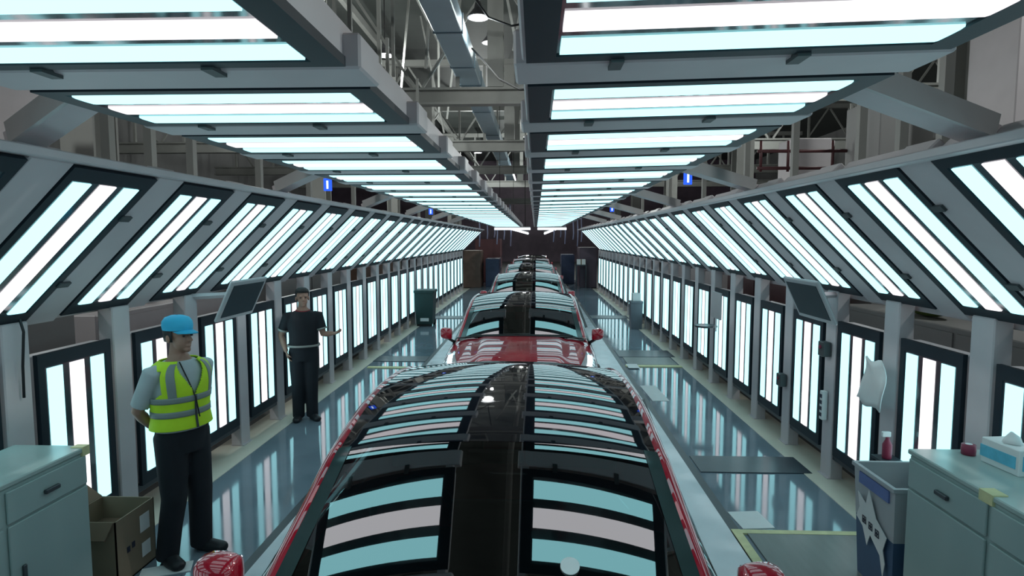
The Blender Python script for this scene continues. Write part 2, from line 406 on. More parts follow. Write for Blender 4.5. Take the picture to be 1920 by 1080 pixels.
for k, (x, z) in enumerate(((-5.2, 7.2), (-4.1, 6.75), (-.25, 7.6), (4.4, 6.9), (5.6, 7.5))):
    o = link('service_pipe', MB().tube([(x, 2, z), (x, 58, z)], .07, 10).mesh('service_pipe', M['truss'], smooth=True))
    tag(o, 'long service pipe below the roof, %s from the left' % ORD[k], 'pipe', 'service pipes')
# sub-frames (sway rods) hanging between the trusses, seen through the gap between the ceiling rows
RODS = [(-3.6, 11, 6.0, 0), (-2.9, 12.5, 5.6, 0), (-2.6, 14.5, 6.3, .3), (-.5, 13.6, 6.4, .7), (-.35, 14.6, 6.3, -.8), (-2.9, 20, 6.2, .5), (-3.3, 22, 6.1, -.8), (-.6, 22, 6.4, .6), (-3.0, 19, 6.2, 0), (-4.0, 18, 6.2, .4), (-5.5, 12, 5.2, .9), (-6.5, 13, 5.0, 0), (-7.2, 14, 4.6, -.9)]
for k, (x, y, z0, dx) in enumerate(sorted(RODS, key=lambda q: q[0] / q[1])):
    o = link('sway_rod', MB().bar((x, y, z0), (x + dx, y, 10.19), .06, .06).mesh('sway_rod', M['truss']))
    tag(o, 'thin pale rod hanging in the roof steel, foot %s from the left' % ORD[k], 'rod', 'rods in the roof steel')
# the blue-grey duct
t = thing('air_duct', 'pale blue rectangular duct running above the gap between ceiling rows', 'duct')
link('duct_body', MB().box((-2.15, 3, 6.62), (-1.55, 48, 7.0)).mesh('duct_body', M['duct'], bevel=.02, seg=1), t)
for y in (5, 9, 13, 15.6, 17.4, 21, 25.6, 30, 36):
    link('flange', MB().box((-2.17, y - .025, 6.60), (-1.53, y + .025, 7.02)).mesh('flange', M['ductseam']), t)
# side columns of the hall
for s, x in (('left', -5.9), ('right', 5.5)):
    for k, y in enumerate(TR_Y):
        t = thing('hall_column', 'grey steel hall column on the %s beyond the light wall, %s from the front' % (s, ORD[k]), 'column', (x, y, 0), group='hall columns')
        link('column_web', MB().box((-.03, -.22, 0), (.03, .22, 9.3)).mesh('column_web', M['truss']), t)
        for q in (-.22, .22): link('column_flange', MB().box((-.22, q - .02, 0), (.22, q + .02, 9.3)).mesh('column_flange', M['truss']), t)
# high-bay lamps with their own light
def highbay(x, y, z, label, watts=LAMP_W, r=.24):
    t = thing('high_bay_lamp', label, 'lamp', (x, y, z), group='high-bay lamps')
    link('lamp_shell', MB().lathe([(.05, .34), (.07, .30), (.09, .2), (r, .02), (r, 0), (r - .02, 0)][::-1], 20).mesh('lamp_shell', M['lampshell'], smooth=False), t)
    link('lamp_face', MB().lathe([(r - .03, -.004), (r - .03, .004)], 20).mesh('lamp_face', M['lampface']), t)
    link('lamp_rod', MB().tube([(0, 0, .33), (0, 0, 10.195 - z)], .015, 6).mesh('lamp_rod', M['cable']), t)
    l = bpy.data.lights.new('high_bay_light', 'POINT'); l.shadow_soft_size = r - .06; l.energy = watts; l.color = (.95, 1.0, .97)
    lo = bpy.data.objects.new('high_bay_light', l); COL.objects.link(lo); lo.parent = t; lo.location = (0, 0, -.24)
highbay(-1.25, 13.4, 7.05, 'round high-bay lamp lit beside the blue duct, nearest one', 45)
highbay(-1.45, 19.2, 8.35, 'round high-bay lamp lit beside the blue duct, farther one', 70)
highbay(-4.3, 17.5, 7.5, 'high-bay lamp over the left ceiling row near the roof truss')
highbay(-8.6, 11, 7.2, 'high-bay lamp far out over the left side, front one')
highbay(-8.6, 22, 7.2, 'high-bay lamp far out over the left side, rear one')
highbay(7.6, 11, 7.2, 'high-bay lamp far out over the right side, front one')
highbay(7.6, 22, 7.2, 'high-bay lamp far out over the right side, rear one')
highbay(-7.5, 3.0, 7.2, 'high-bay lamp over the left side beside the viewpoint')
highbay(7.0, 3.0, 7.2, 'high-bay lamp over the right side beside the viewpoint')
highbay(-3.5, 37, 7.5, 'added fill lamp beyond the tunnel end on the left', 650)  # this lamp and the next two are added to brighten the tunnel end
highbay(3.5, 37, 7.5, 'added fill lamp beyond the tunnel end on the right', 650)
highbay(-.9, 48, 7.5, 'added fill lamp beyond the tunnel end in the middle', 650)
# hanging black cables
for lab, pts in (('black cable drooping from the blue duct to the right ceiling row', [(-1.5, 14.5, 6.75), (-1.15, 13.6, 6.2), (-.75, 12.6, 5.55), (-.3, 11.6, 5.1), (0.0, 10.8, 4.9)]),
                 ('black cable running from the lamp to the right ceiling row', [(-1.75, 12.6, 7.6), (-1.3, 13.2, 7.38), (-1.0, 13.1, 6.95), (-.5, 12.6, 6.6), (.1, 12, 6.5)]),
                 ('thin black cable hanging above the left wall near the front', [(-3.22, 3.62, 1.80), (-3.20, 3.62, 1.72), (-3.22, 3.62, 1.5), (-3.225, 3.62, 1.3)]),
                 ('thin black cable hanging beside the second right wall panel', [(2.83, 4.93, 1.75), (2.84, 4.93, 1.6), (2.84, 4.92, 1.35)])):
    o = link('cable', MB().tube(pts, .022 if pts[0][2] > 3 else .008, 8).mesh('cable', M['cable'], smooth=True)); tag(o, lab, 'cable')

# things in the dim hall beyond the light walls
def hall_box(name, label, cat, lo, hi, m, door=True):
    t = thing(name, label, cat, ((lo[0] + hi[0]) / 2, (lo[1] + hi[1]) / 2, lo[2]))
    cx, cy = t.location.x, t.location.y
    link('body', MB().box((lo[0] - cx, lo[1] - cy, 0), (hi[0] - cx, hi[1] - cy, hi[2] - lo[2])).mesh('body', M[m], bevel=.01, seg=1), t)
    if door:
        sx = 1 if cx < 0 else -1; fx = (hi[0] if cx < 0 else lo[0]) - cx
        n = 2
        for i in range(n):
            a = lo[1] - cy + .03 + i * (hi[1] - lo[1]) / n; b = a + (hi[1] - lo[1]) / n - .05
            d = link('door', MB().box((min(fx, fx + sx * .015), a, .06), (max(fx, fx + sx * .015), b, hi[2] - lo[2] - .05)).mesh('door', M[m]), t)
            link('handle', MB().box((min(fx + sx * .015, fx + sx * .035), b - .09, (hi[2] - lo[2]) * .55), (max(fx + sx * .015, fx + sx * .035), b - .06, (hi[2] - lo[2]) * .55 + .14)).mesh('handle', M['steel']), d)
    return t
hall_box('switch_cabinet', 'tall grey switch cabinet behind the left wall nearest the front', 'cabinet', (-4.7, 3.6, 0), (-4.2, 5.3, 1.9), 'hallwall')
hall_box('switch_cabinet', 'low grey switch cabinet behind the left wall past the blue-capped man', 'cabinet', (-4.8, 5.7, 0), (-4.3, 8.2, 1.55), 'alu')
hall_box('switch_cabinet', 'grey switch cabinet far along behind the left wall', 'cabinet', (-4.6, 9.2, 0), (-4.1, 12.5, 2.1), 'hallwall')
hall_box('tool_cabinet', 'brown cabinet behind the left wall near the green bin', 'cabinet', (-4.5, 13.4, 0), (-4.0, 17.0, 1.9), 'brown')
hall_box('switch_cabinet', 'long low grey cabinet behind the right wall at the front', 'cabinet', (3.7, 3.4, 0), (4.3, 7.4, 1.52), 'hallwall')
hall_box('switch_cabinet', 'maroon cabinet behind the right wall past the tilted screen', 'cabinet', (3.6, 8.6, 0), (4.1, 11.4, 2.2), 'maroon')
hall_box('switch_cabinet', 'grey cabinet far along behind the right wall', 'cabinet', (3.7, 12.4, 0), (4.2, 17.0, 2.1), 'alu')
o = link('folded_cloth', MB().ellipsoid((3.95, 6.2, 1.685), (.16, .42, .16), 14, 8).mesh('folded_cloth', M['greenplant'], smooth=True)); tag(o, 'olive green cloth bundle on the low cabinet behind the right wall', 'cloth')
# overhead ducts / machines at the right, beyond the slanted panels
hall_box('wall_unit', 'tall pale grey machine housing at far right above the slanted panels', 'machine', (4.75, 6.3, 0), (5.2, 7.0, 4.7), 'alu', door=False)
hall_box('wall_unit', 'dark grey machine housing right of the ceiling row behind the hanger', 'machine', (4.6, 8.4, 0), (5.3, 9.3, 4.2), 'hallwall', door=False)
hall_box('wall_unit', 'pale box unit on the right above the slanted panels farther back', 'machine', (4.6, 11.2, 2.9), (5.3, 11.8, 4.1), 'alu', door=False)
hall_box('wall_unit', 'grey machine housing at far left above the slanted panels', 'machine', (-6.3, 5.6, 0), (-5.4, 6.6, 4.3), 'alu', door=False)
t = thing('pipe_rack', 'small dark red pipe rack above the right slanted panels', 'rack')
for z in (3.35, 3.6): link('rack_pipe', MB().tube([(3.3, 9.25, z), (4.61, 9.25, z)], .025, 8).mesh('rack_pipe', M['maroon'], smooth=True), t)
for x in (3.35, 3.75, 4.4): link('rack_post', MB().tube([(x, 9.25, 3.3), (x, 9.25, 3.75)], .022, 8).mesh('rack_post', M['maroon'], smooth=True), t)

# ---------------------------------------------------------------- cars
def interp(tab, x):
    if x <= tab[0][0]: return tab[0][1]
    for i in range(len(tab) - 1):
        x0, y0 = tab[i]; x1, y1 = tab[i + 1]
        if x <= x1:
            # Catmull-Rom with non-uniform finite differences
            ym = tab[i - 1] if i else (x0 - (x1 - x0), y0 - (y1 - y0)); yp = tab[i + 2] if i + 2 < len(tab) else (x1 + (x1 - x0), y1 + (y1 - y0))
            m0 = (y1 - ym[1]) / (x1 - ym[0]) * (x1 - x0); m1 = (yp[1] - y0) / (yp[0] - x0) * (x1 - x0)
            t = (x - x0) / (x1 - x0); t2 = t * t; t3 = t2 * t
            return (2 * t3 - 3 * t2 + 1) * y0 + (t3 - 2 * t2 + t) * m0 + (-2 * t3 + 3 * t2) * y1 + (t3 - t2) * m1
    return tab[-1][1]
def frange(a, b, n): return [a + (b - a) * i / (n - 1) for i in range(n)]
def smooth01(t): t = max(0, min(1, t)); return t * t * (3 - 2 * t)
BW = [(0, .58), (.05, .70), (.15, .79), (.35, .855), (.7, .89), (1.2, .905), (2.4, .91), (3.6, .905), (4.3, .87), (4.6, .80), (4.75, .68)]
BZ = [(0, .72), (.05, .80), (.15, .86), (.35, .91), (.7, .95), (1.2, .985), (1.5, .985), (2.4, .97), (3.6, .985), (4.2, 1.04), (4.6, 1.02), (4.75, .90)]
CY = 1.34            # where the windscreen meets the cowl
ZT = [(CY - .1, .935), (CY, .987), (1.6, 1.118), (1.8, 1.217), (1.98, 1.302), (2.06, 1.327), (2.3, 1.370), (2.65, 1.405), (3.0, 1.412), (3.4, 1.385), (3.8, 1.295), (4.2, 1.14), (4.45, 1.05)]
WR = [(CY - .1, .80), (CY, .785), (1.5, .762), (2.04, .71), (2.5, .705), (3.0, .695), (3.5, .67), (4.0, .635), (4.45, .61)]
CR = [(CY - .1, .072), (CY, .072), (1.5, .068), (2.04, .058), (2.6, .05), (3.4, .05), (4.0, .06), (4.45, .06)]
def body_sec(y, t):
    """right half of a body section, t 0 (centre top) .. 1 (sill)"""
    wd = interp(BW, y); zc = interp(BZ, y); zs = zc - .13
    tab = [(0, 0, zc), (.15, .30 * wd, zc - .003), (.30, .60 * wd, zc - .012), (.42, .82 * wd, zc - .038), (.52, .95 * wd, zc - .10), (.60, .99 * wd, zs - .06), (.72, wd, .58), (.84, .985 * wd, .40), (.93, .96 * wd, .27), (1.0, .90 * wd, .20)]
    x = interp([(a, b) for a, b, c in tab], t); z = interp([(a, c) for a, b, c in tab], t)
    if y < 1.30 and t < .45:      # raised centre of the bonnet with a crease on each side
        z += .022 * smooth01((.62 * wd - abs(x)) / .10) * smooth01((y - .2) / .3)
    return x, z
def green_pt(y, s):
    """upper surface: s -1..1 across between the rail centres"""
    wr = interp(WR, y); zt = interp(ZT, y); cr = interp(CR, y)
    return Vector((s * wr, y, zt - cr * abs(s) ** 2.1))
def half_rows(fn, ys, ts):
    rows = []
    for y in ys:
        R = [fn(y, t) for t in ts]
        rows.append([(-x, y, z) for x, z in R[::-1]] + [(x, y, z) for x, z in R[1:]] if ts[0] == 0 else [(x, y, z) for x, z in R])
    return rows
def build_car(label):
    t = thing('car', label, 'car', group='cars on the line')
    ys = [0, .02, .05, .1, .15, .22, .3, .4, .5, .65, .8, 1.0, 1.15, 1.28, 1.4, 1.6, 2, 2.5, 3, 3.5, 4, 4.3, 4.5, 4.6, 4.68, 4.75]
    ts = frange(0, 1, 37)
    mb = MB(); R = half_rows(body_sec, ys, ts); mb.grid(R)
    n = len(R[0]); mb.f.append(tuple(range(n))); mb.f.append(tuple((len(R) - 1) * n + i for i in range(n))[::-1])
    for i in range(len(R) - 1): mb.f.append((i * n, (i + 1) * n, (i + 1) * n + n - 1, i * n + n - 1))
    body = link('body_shell', mb.mesh('body_shell', M['red'], smooth=True), t)
    # bonnet panel, proud of the body
    rows = []
    for y in frange(.27, 1.25, 20):
        row = []
        for q in frange(-1, 1, 33):
            x, z = body_sec(y, abs(q) * .40); row.append((math.copysign(x, q), y, z + .006))
        rows.append(row)
    mb = MB(); mb.grid(rows); link('bonnet', mb.mesh('bonnet', M['red'], smooth=True), t)
    # cowl panel between bonnet and windscreen
    rows = []
    for y in frange(1.255, 1.40, 5):
        rows.append([(q * .80, y, body_sec(y, .0)[1] + .012 - .03 * abs(q) ** 2.2) for q in frange(-1, 1, 17)])
    mb = MB(); mb.grid(rows); cw = link('cowl', mb.mesh('cowl', M['trim'], smooth=True), t)
    for a, b in (((-.62, 1.33, 1.005), (.10, 1.37, 1.022)), ((-.02, 1.32, 1.02), (.62, 1.37, 1.005))):
        link('wiper', MB().bar(a, b, .03, .02).mesh('wiper', M['trim']), cw)
    def upper(y0, y1, s0, s1, ny, ns, off=0.0):
        return [[tuple(green_pt(y, s) + Vector((0, 0, off))) for s in frange(s0, s1, ns)] for y in frange(y0, y1, ny)]
    mb = MB(); mb.grid(upper(CY, 2.02, -.925, .925, 24, 33)); ws = link('windscreen', mb.mesh('windscreen', M['wind'], smooth=True), t)
    for s0, s1 in ((-1.0, -.91), (.91, 1.0)):
        mb = MB(); mb.grid(upper(CY, 2.04, s0, s1, 20, 4, .003)); link('windscreen_border', mb.mesh('windscreen_border', M['frit'], smooth=True), ws)
    mb = MB(); mb.grid(upper(2.015, 3.52, -.985, .985, 36, 41, .001)); link('glass_roof', mb.mesh('glass_roof', M['blackglass'], smooth=True), t)
    mb = MB(); mb.grid(upper(3.53, 4.45, -.95, .95, 24, 25)); link('rear_window', mb.mesh('rear_window', M['sideglass'], smooth=True), t)
    # roof rails / A to C pillars, and side windows
    for sx in (-1, 1):
        rows = []
        for y in frange(CY - .06, 4.45, 60):
            yy = max(CY - .1, y); p = green_pt(yy, 1.0); row = []
            for a in frange(-.5, 1, 11):
                row.append((sx * (p.x - .006 + .062 * math.sin(max(a, 0) * math.pi / 2) + (.03 * a if a < 0 else 0)), y, p.z + .012 - .075 * (1 - math.cos(max(a, 0) * math.pi / 2)) - (.0 if a >= 0 else .012)))
            rows.append(row)
        mb = MB(); mb.grid(rows); link('roof_rail', mb.mesh('roof_rail', M['red'], smooth=True), t)
        rows = []
        for y in frange(CY + .02, 4.3, 40):
            p = green_pt(y, 1.0); x0 = p.x + .054; z0 = p.z - .06; x1 = interp(BW, y) * .955; z1 = min(z0, interp(BZ, y) - .075)
            rows.append([(sx * (x0 + (x1 - x0) * q + .012 * math.sin(q * math.pi)), y, z0 + (z1 - z0) * q) for q in frange(0, 1, 6)])
        mb = MB(); mb.grid(rows); link('side_window', mb.mesh('side_window', M['sideglass'], smooth=True), t)
        p = green_pt(2.75, 1.0); link('b_pillar', MB().bar((sx * (p.x + .05), 2.72, p.z - .05), (sx * .905, 2.66, .92), .10, .02).mesh('b_pillar', M['trim']), t)
        # door mirror
        mr = link('door_mirror', None, t, (sx * .945, 1.44, 1.005)); mr.empty_display_size = .05
        mb = MB()
        prof = []
        for i, (u, hw, hh) in enumerate(((-.070, .035, .045), (-.066, .055, .062), (-.04, .066, .070), (.0, .070, .072), (.035, .066, .068), (.062, .052, .055), (.074, .03, .034))):
            c = Vector((u * sx, 0, .004 * i))
            prof.append([(c.x, c.y + hw * math.copysign(abs(math.cos(a)) ** .6, math.cos(a)), c.z + hh * math.copysign(abs(math.sin(a)) ** .6, math.sin(a))) for a in [2 * math.pi * j / 16 for j in range(17)]])
        mb.grid(prof); mb.f.append(tuple(range(16))); mb.f.append(tuple(6 * 17 + j for j in range(16))[::-1])
        link('mirror_housing', mb.mesh('mirror_housing', M['red'], smooth=True), mr)
        link('mirror_glass', MB().box((-.055, .058, -.045), (.055, .074, .05)).mesh('mirror_glass', M['mirror'], bevel=.005, seg=1), mr)
        link('mirror_arm', MB().bar((-.10 * sx, .05, -.11), (-.02 * sx, .0, -.05), .06, .03).mesh('mirror_arm', M['trim']), mr)
        # headlamp: swept-back lens on the corner of the nose
        rows = []
        for y in frange(.10, .80, 16):
            c0 = .47 - .05 * (y - .1); c1 = .60 - .10 * (y - .1) / .46 - .0
            c0 = .38 + .05 * (y - .1) / .70; c1 = .60 - .13 * (y - .1) / .70
            row = []
            for q in frange(c0, c1, 8):
                x, z = body_sec(y, q); row.append((sx * (x * 1.006 + .002), y - .004, z + .005))
            rows.append(row)
        mb = MB(); mb.grid(rows); hl = link('headlamp', mb.mesh('headlamp', M['lampglass'], smooth=True), t)
        rows = []
        for y in frange(.20, .66, 8):
            row = []
            for q in (.435, .455, .475):
                x, z = body_sec(y, q); row.append((sx * (x * 1.008 + .004), y - .006, z + .010))
            rows.append(row)
        mb = MB(); mb.grid(rows); link('headlamp_led', mb.mesh('headlamp_led', M['headled'], smooth=True), hl)
        # door shut lines
        for yy in (1.62, 2.7, 3.6):
            pts = [(sx * (body_sec(yy, q)[0] + .002), yy, body_sec(yy, q)[1]) for q in frange(.50, .95, 8)]
            link('door_gap', MB().tube(pts, .005, 5).mesh('door_gap', M['trim']), body)
        for yy in (2.35, 3.4):
            x, z = body_sec(yy, .57); link('door_handle', MB().cbox((sx * (x + .01), yy, z), (.03, .18, .03)).mesh('door_handle', M['red'], bevel=.008, seg=1), body)
        # wheels
        for yy in (.92, 3.78):
            wh = link('wheel', None, t, (sx * .77, yy, .34)); wh.rotation_euler = (0, math.pi / 2, 0); wh.empty_display_size = .1
            link('tyre', MB().lathe([(.22, -.11), (.32, -.115), (.34, -.09), (.34, .09), (.32, .115), (.22, .11)], 28).mesh('tyre', M['tyre'], smooth=True), wh)
            link('rim', MB().lathe([(.05, -.122), (.225, -.10), (.225, .10), (.05, .122)], 20).mesh('rim', M['rim'], smooth=False), wh)
            pts = [(sx * (interp(BW, yy) + .004), yy + .385 * math.cos(a), .34 + .385 * math.sin(a)) for a in frange(0, math.pi, 15)]
            link('wheel_arch', MB().tube(pts, .022, 6).mesh('wheel_arch', M['trim'], smooth=True), t)
        rl = link('tail_lamp', MB().box((sx * .5 if sx > 0 else -.78, 4.66, .84), (.78 if sx > 0 else -.5, 4.74, .90)).mesh('tail_lamp', M['redplastic'], bevel=.01, seg=1), t)
    # front fascia
    link('grille', MB().box((-.42, -.012, .36), (.42, .02, .56)).mesh('grille', M['trim'], bevel=.01, seg=1), t)
    link('number_plate', MB().box((-.22, -.022, .42), (.22, -.01, .52)).mesh('number_plate', M['plateblank']), t)
    link('front_skirt', MB().box((-.56, -.005, .20), (.56, .03, .27)).mesh('front_skirt', M['trim']), t)
    # cabin seen through the windscreen
    link('dashboard', MB().box((-.70, 1.48, .80), (.70, 1.85, 1.02)).mesh('dashboard', M['dash'], bevel=.04), t)
    link('centre_screen', MB().box((-.17, 1.80, 1.0), (.17, 1.83, 1.14)).mesh('centre_screen', M['screen'], bevel=.006, seg=1), t)
    mb = MB(); mb.tube([(-.36 + .18 * math.cos(a), 1.95 + .05 * math.sin(a), .98 + .17 * math.sin(a)) for a in frange(0, 2 * math.pi, 21)], .016, 8, cap=False)
    link('steering_wheel', mb.mesh('steering_wheel', M['trim'], smooth=True), t)
    for sx in (-.37, .37):
        st = link('seat', MB().box((sx - .25, 2.05, .35), (sx + .25, 2.6, .62)).mesh('seat', M['seat'], bevel=.05), t)
        link('seat_back', MB().bar((sx, 2.55, .58), (sx, 2.78, 1.12), .50, .14, up=(0, 1, 0)).mesh('seat_back', M['seat'], bevel=.04), st)
        link('head_rest', MB().cbox((sx, 2.80, 1.22), (.26, .11, .15)).mesh('head_rest', M['seat'], bevel=.035), st)
    link('cabin_floor', MB().box((-.8, 1.3, .25), (.8, 4.2, .33)).mesh('cabin_floor', M['dash']), t)
    link('rear_mirror', MB().cbox((0, 2.0, 1.255), (.24, .03, .06)).mesh('rear_mirror', M['trim'], bevel=.01, seg=1), t)
    return t
def copy_tree(o, parent=None):
    c = o.copy(); COL.objects.link(c); c.parent = parent
    for ch in list(o.children): copy_tree(ch, c)
    return c
CAR_X, CAR_Y, CAR_STEP = -.17, .56, 5.48
CAR_LAB = ['red car in the foreground with striped reflections on black glass roof and windscreen',
           'red car with its whole bonnet in view, directly behind the foreground car',
           'third red car in the line, only roof and windscreen top in view',
           'fourth car in the line, its pale striped roof above the third',
           'fifth car in the line, a small striped roof near the tunnel end',
           'sixth car in the line, farthest one before the dark end of the tunnel']
car0 = build_car(CAR_LAB[0]); car0.location = (CAR_X, CAR_Y, .10)
for k in range(1, 6):
    c = copy_tree(car0); c.location = (CAR_X, CAR_Y + k * CAR_STEP, .10); c['label'] = CAR_LAB[k]
# carriers under the cars (skids that ride on the deck)
for k in range(6):
    t = thing('car_skid', 'dark steel skid carrying the %s car of the line' % ORD[k], 'skid', (CAR_X, CAR_Y + k * CAR_STEP, 0), group='car skids')
    for sx in (-.77, .77): link('runner', MB().box((sx - .13, .5, .012), (sx + .13, 4.2, .10)).mesh('runner', M['groove']), t)
    for yy in (.92, 3.78): link('cross_bar', MB().box((-.75, yy - .06, .02), (.75, yy + .06, .09)).mesh('cross_bar', M['groove']), t)
# round white disc lying low on the windscreen of the first car
def on_screen(x, y, off=.006):
    p = green_pt(y - CAR_Y, (x - CAR_X) / interp(WR, y - CAR_Y)); return Vector((x, y, p.z + .10 + off))
p = on_screen(.125, 2.04); q = on_screen(.125, 2.085); sl_ = math.atan2(q.z - p.z, q.y - p.y)
o = link('white_disc', MB().lathe([(.034, -.002), (.034, .002)], 28).mesh('white_disc', M['paper'])); o.location = p; o.rotation_euler = (sl_, 0, 0)
tag(o, 'round white disc low on the foreground car windscreen', 'tag')

# ---------------------------------------------------------------- floor details
def slab(name, label, cat, x0, x1, y0, y1, z0, z1, m, group=None, rz=0):
    o = link(name, MB().box((-(x1 - x0) / 2, -(y1 - y0) / 2, 0), ((x1 - x0) / 2, (y1 - y0) / 2, z1 - z0)).mesh(name, M[m])); o.location = ((x0 + x1) / 2, (y0 + y1) / 2, z0); o.rotation_euler = (0, 0, rz)
    return tag(o, label, cat, group)
slab('floor_plate', 'dark steel plate across the right aisle nearest the front', 'plate', 1.64, 2.72, 5.86, 6.30, .0, .010, 'darkplate')
slab('floor_plate', 'dark steel plate across the right aisle beside the second car', 'plate', 1.64, 2.72, 11.7, 12.4, .0, .010, 'darkplate')
slab('floor_plate', 'dark steel plate across the right aisle near the grey bin', 'plate', 1.64, 2.72, 17.4, 18.1, .0, .010, 'darkplate')
slab('floor_plate', 'dark steel plate across the left aisle beside the second car', 'plate', -3.05, -2.06, 11.1, 11.6, .0, .010, 'darkplate')
slab('floor_plate', 'dark steel plate across the left aisle near the green bin', 'plate', -3.05, -2.06, 17.2, 17.8, .0, .010, 'darkplate')
slab('floor_mat', 'grey floor mat behind the yellow line at lower right', 'mat', 1.66, 2.63, 2.2, 4.60, .0, .012, 'greymat')
slab('floor_mat', 'small grey mat before the yellow line in the right aisle', 'mat', 1.70, 2.60, 10.95, 11.65, .0, .012, 'greymat')
slab('yellow_line', 'yellow tape line across the right aisle nearest the front', 'tape', 1.62, 2.64, 4.60, 4.66, .0, .014, 'yellow')
slab('yellow_line', 'yellow tape running along the deck edge at lower right', 'tape', 1.55, 1.62, 3.4, 4.66, .010, .016, 'yellow')
slab('yellow_line', 'yellow tape line across the right aisle beside the second car', 'tape', 1.64, 2.64, 10.78, 10.92, .0, .014, 'yellow')
slab('yellow_line', 'yellow tape line across the left aisle beside the second car', 'tape', -3.0, -2.0, 10.5, 10.62, .0, .014, 'yellow')
slab('paper_sheet', 'white paper sheet on the right aisle beside the foreground car', 'paper', 1.66, 1.90, 8.5, 9.4, .0, .004, 'paper', rz=.03)
slab('paper_sheet', 'white paper sheet by the yellow line at lower right', 'paper', 1.64, 1.90, 4.70, 5.0, .0, .006, 'paper', rz=.1)
slab('paper_sheet', 'small pale paper on the yellow line beside the second car', 'paper', 1.66, 1.86, 10.62, 10.98, .014, .018, 'paper')
slab('paper_sheet', 'crumpled white paper on the floor at the feet of the blue-capped man', 'paper', -2.72, -2.40, 3.86, 4.0, .0, .006, 'paper', rz=.4)

# ---------------------------------------------------------------- cabinets, bins and boxes
def cabinet(label, x0, x1, y0, y1, h, face):
    t = thing('metal_cabinet', label, 'cabinet', ((x0 + x1) / 2, (y0 + y1) / 2, 0))
    hx, hy = (x1 - x0) / 2, (y1 - y0) / 2; fx = hx * face
    link('body', MB().box((-hx, -hy, .05), (hx, hy, h - .03)).mesh('body', M['cabinet'], bevel=.008, seg=1), t)
    link('plinth', MB().box((-hx + .02, -hy + .02, 0), (hx - .02, hy - .02, .05)).mesh('plinth', M['groove']), t)
    link('worktop', MB().box((-hx - .01, -hy - .01, h - .03), (hx + .01, hy + .01, h)).mesh('worktop', M['cabinettop'], bevel=.006, seg=1), t)
    n = 2
    for i in range(n):
        a = -hy + .015 + i * 2 * hy / n; b = a + 2 * hy / n - .03
        def fb(y0_, y1_, z0_, z1_, d0, d1): return MB().box((min(fx + face * d0, fx + face * d1), y0_, z0_), (max(fx + face * d0, fx + face * d1), y1_, z1_))
        dr = link('drawer', fb(a, b, h - .22, h - .05, 0, .014).mesh('drawer', M['cabinet'], bevel=.004, seg=1), t)
        link('drawer_handle', fb((a + b) / 2 - .05, (a + b) / 2 + .05, h - .155, h - .13, .014, .035).mesh('drawer_handle', M['steel'], bevel=.004, seg=1), dr)
        dd = link('door', fb(a, b, .08, h - .235, 0, .014).mesh('door', M['cabinet'], bevel=.004, seg=1), t)
        yh = b - .07 if i == 0 else a + .07
        link('handle', fb(yh - .012, yh + .012, h - .62, h - .47, .014, .028).mesh('handle', M['steel'], bevel=.004, seg=1), dd)
        link('lock', MB().tube([(fx + face * .014, yh, h - .68), (fx + face * .024, yh, h - .68)], .012, 10).mesh('lock', M['steel']), dd)
    return t
cabR = cabinet('pale green metal cabinet with drawers and doors at lower right', 2.24, 2.72, 2.30, 3.60, 1.05, -1)
cabL = cabinet('pale green metal cabinet at lower left beside the cardboard box', -3.16, -2.72, 2.3, 3.46, 1.05, 1)
o = link('tape_mark', MB().box((2.225, 2.93, 1.0), (2.30, 3.02, 1.056)).mesh('tape_mark', M['yellow'])); tag(o, 'yellow tape on the edge of the right metal cabinet', 'tape')
o = link('tape_mark', MB().box((-2.78, 3.42, 1.0), (-2.705, 3.475, 1.056)).mesh('tape_mark', M['yellow'])); tag(o, 'yellow tape on the corner of the left metal cabinet', 'tape')
t = thing('tissue_box', 'white and blue tissue box on the right metal cabinet', 'box', (2.60, 3.31, 1.05), .1)
link('carton', MB().box((-.07, -.12, 0), (.07, .12, .14)).mesh('carton', M['paper'], bevel=.004, seg=1), t)
link('printed_band', MB().box((-.073, -.10, .035), (.073, .123, .10)).mesh('printed_band', M['tissueblue']), t)
link('printed_end', MB().box((-.05, -.124, .03), (.05, -.1, .11)).mesh('printed_end', M['tissueblue']), t)
link('tissue', MB().tube([(0, 0, .13), (.01, .01, .17), (-.01, 0, .20)], [.05, .035, .008], 8).mesh('tissue', M['paper'], smooth=True), t)
t = thing('tape_roll', 'crimson roll of tape on the right metal cabinet beside the tissue box', 'tape roll', (2.52, 3.52, 1.05))
link('roll', MB().lathe([(.02, 0), (.036, .002), (.038, .03), (.036, .06), (.02, .062)], 20).mesh('roll', M['redplastic'], smooth=True), t)
link('core', MB().lathe([(.012, 0), (.019, .064)], 16).mesh('core', M['paper']), t)
# recycling bin at right
t = thing('waste_bin', 'white and navy bin with a torn white sticker beside the right cabinet', 'bin', (2.40, 3.90, 0))
def taper(x0, x1, y0, y1, z0, z1, k0, k1):
    mb = MB(); v = []
    for z, k in ((z0, k0), (z1, k1)): v += [(x0 * k, y0 * k, z), (x1 * k, y0 * k, z), (x1 * k, y1 * k, z), (x0 * k, y1 * k, z)]
    mb.v = v; mb.f = [(0, 3, 2, 1), (0, 1, 5, 4), (1, 2, 6, 5), (2, 3, 7, 6), (3, 0, 4, 7)]; return mb
def binwalls(z0, z1, k0, k1):
    mb = taper(-.19, .19, -.23, .23, z0, z1, k0, k1); b = len(mb.v)
    i = taper(-.175, .175, -.215, .215, z0 + .01, z1, k0, k1); mb.v += i.v; mb.f += [tuple(b + q for q in f[::-1]) for f in i.f]
    for j in range(4): mb.f.append((4 + j, 4 + (j + 1) % 4, b + 4 + (j + 1) % 4, b + 4 + j))
    return mb
link('lower_tub', binwalls(.0, .42, .86, .95).mesh('lower_tub', M['binblue']), t)
link('upper_tub', binwalls(.42, .76, .955, 1.03).mesh('upper_tub', M['binwhite']), t)
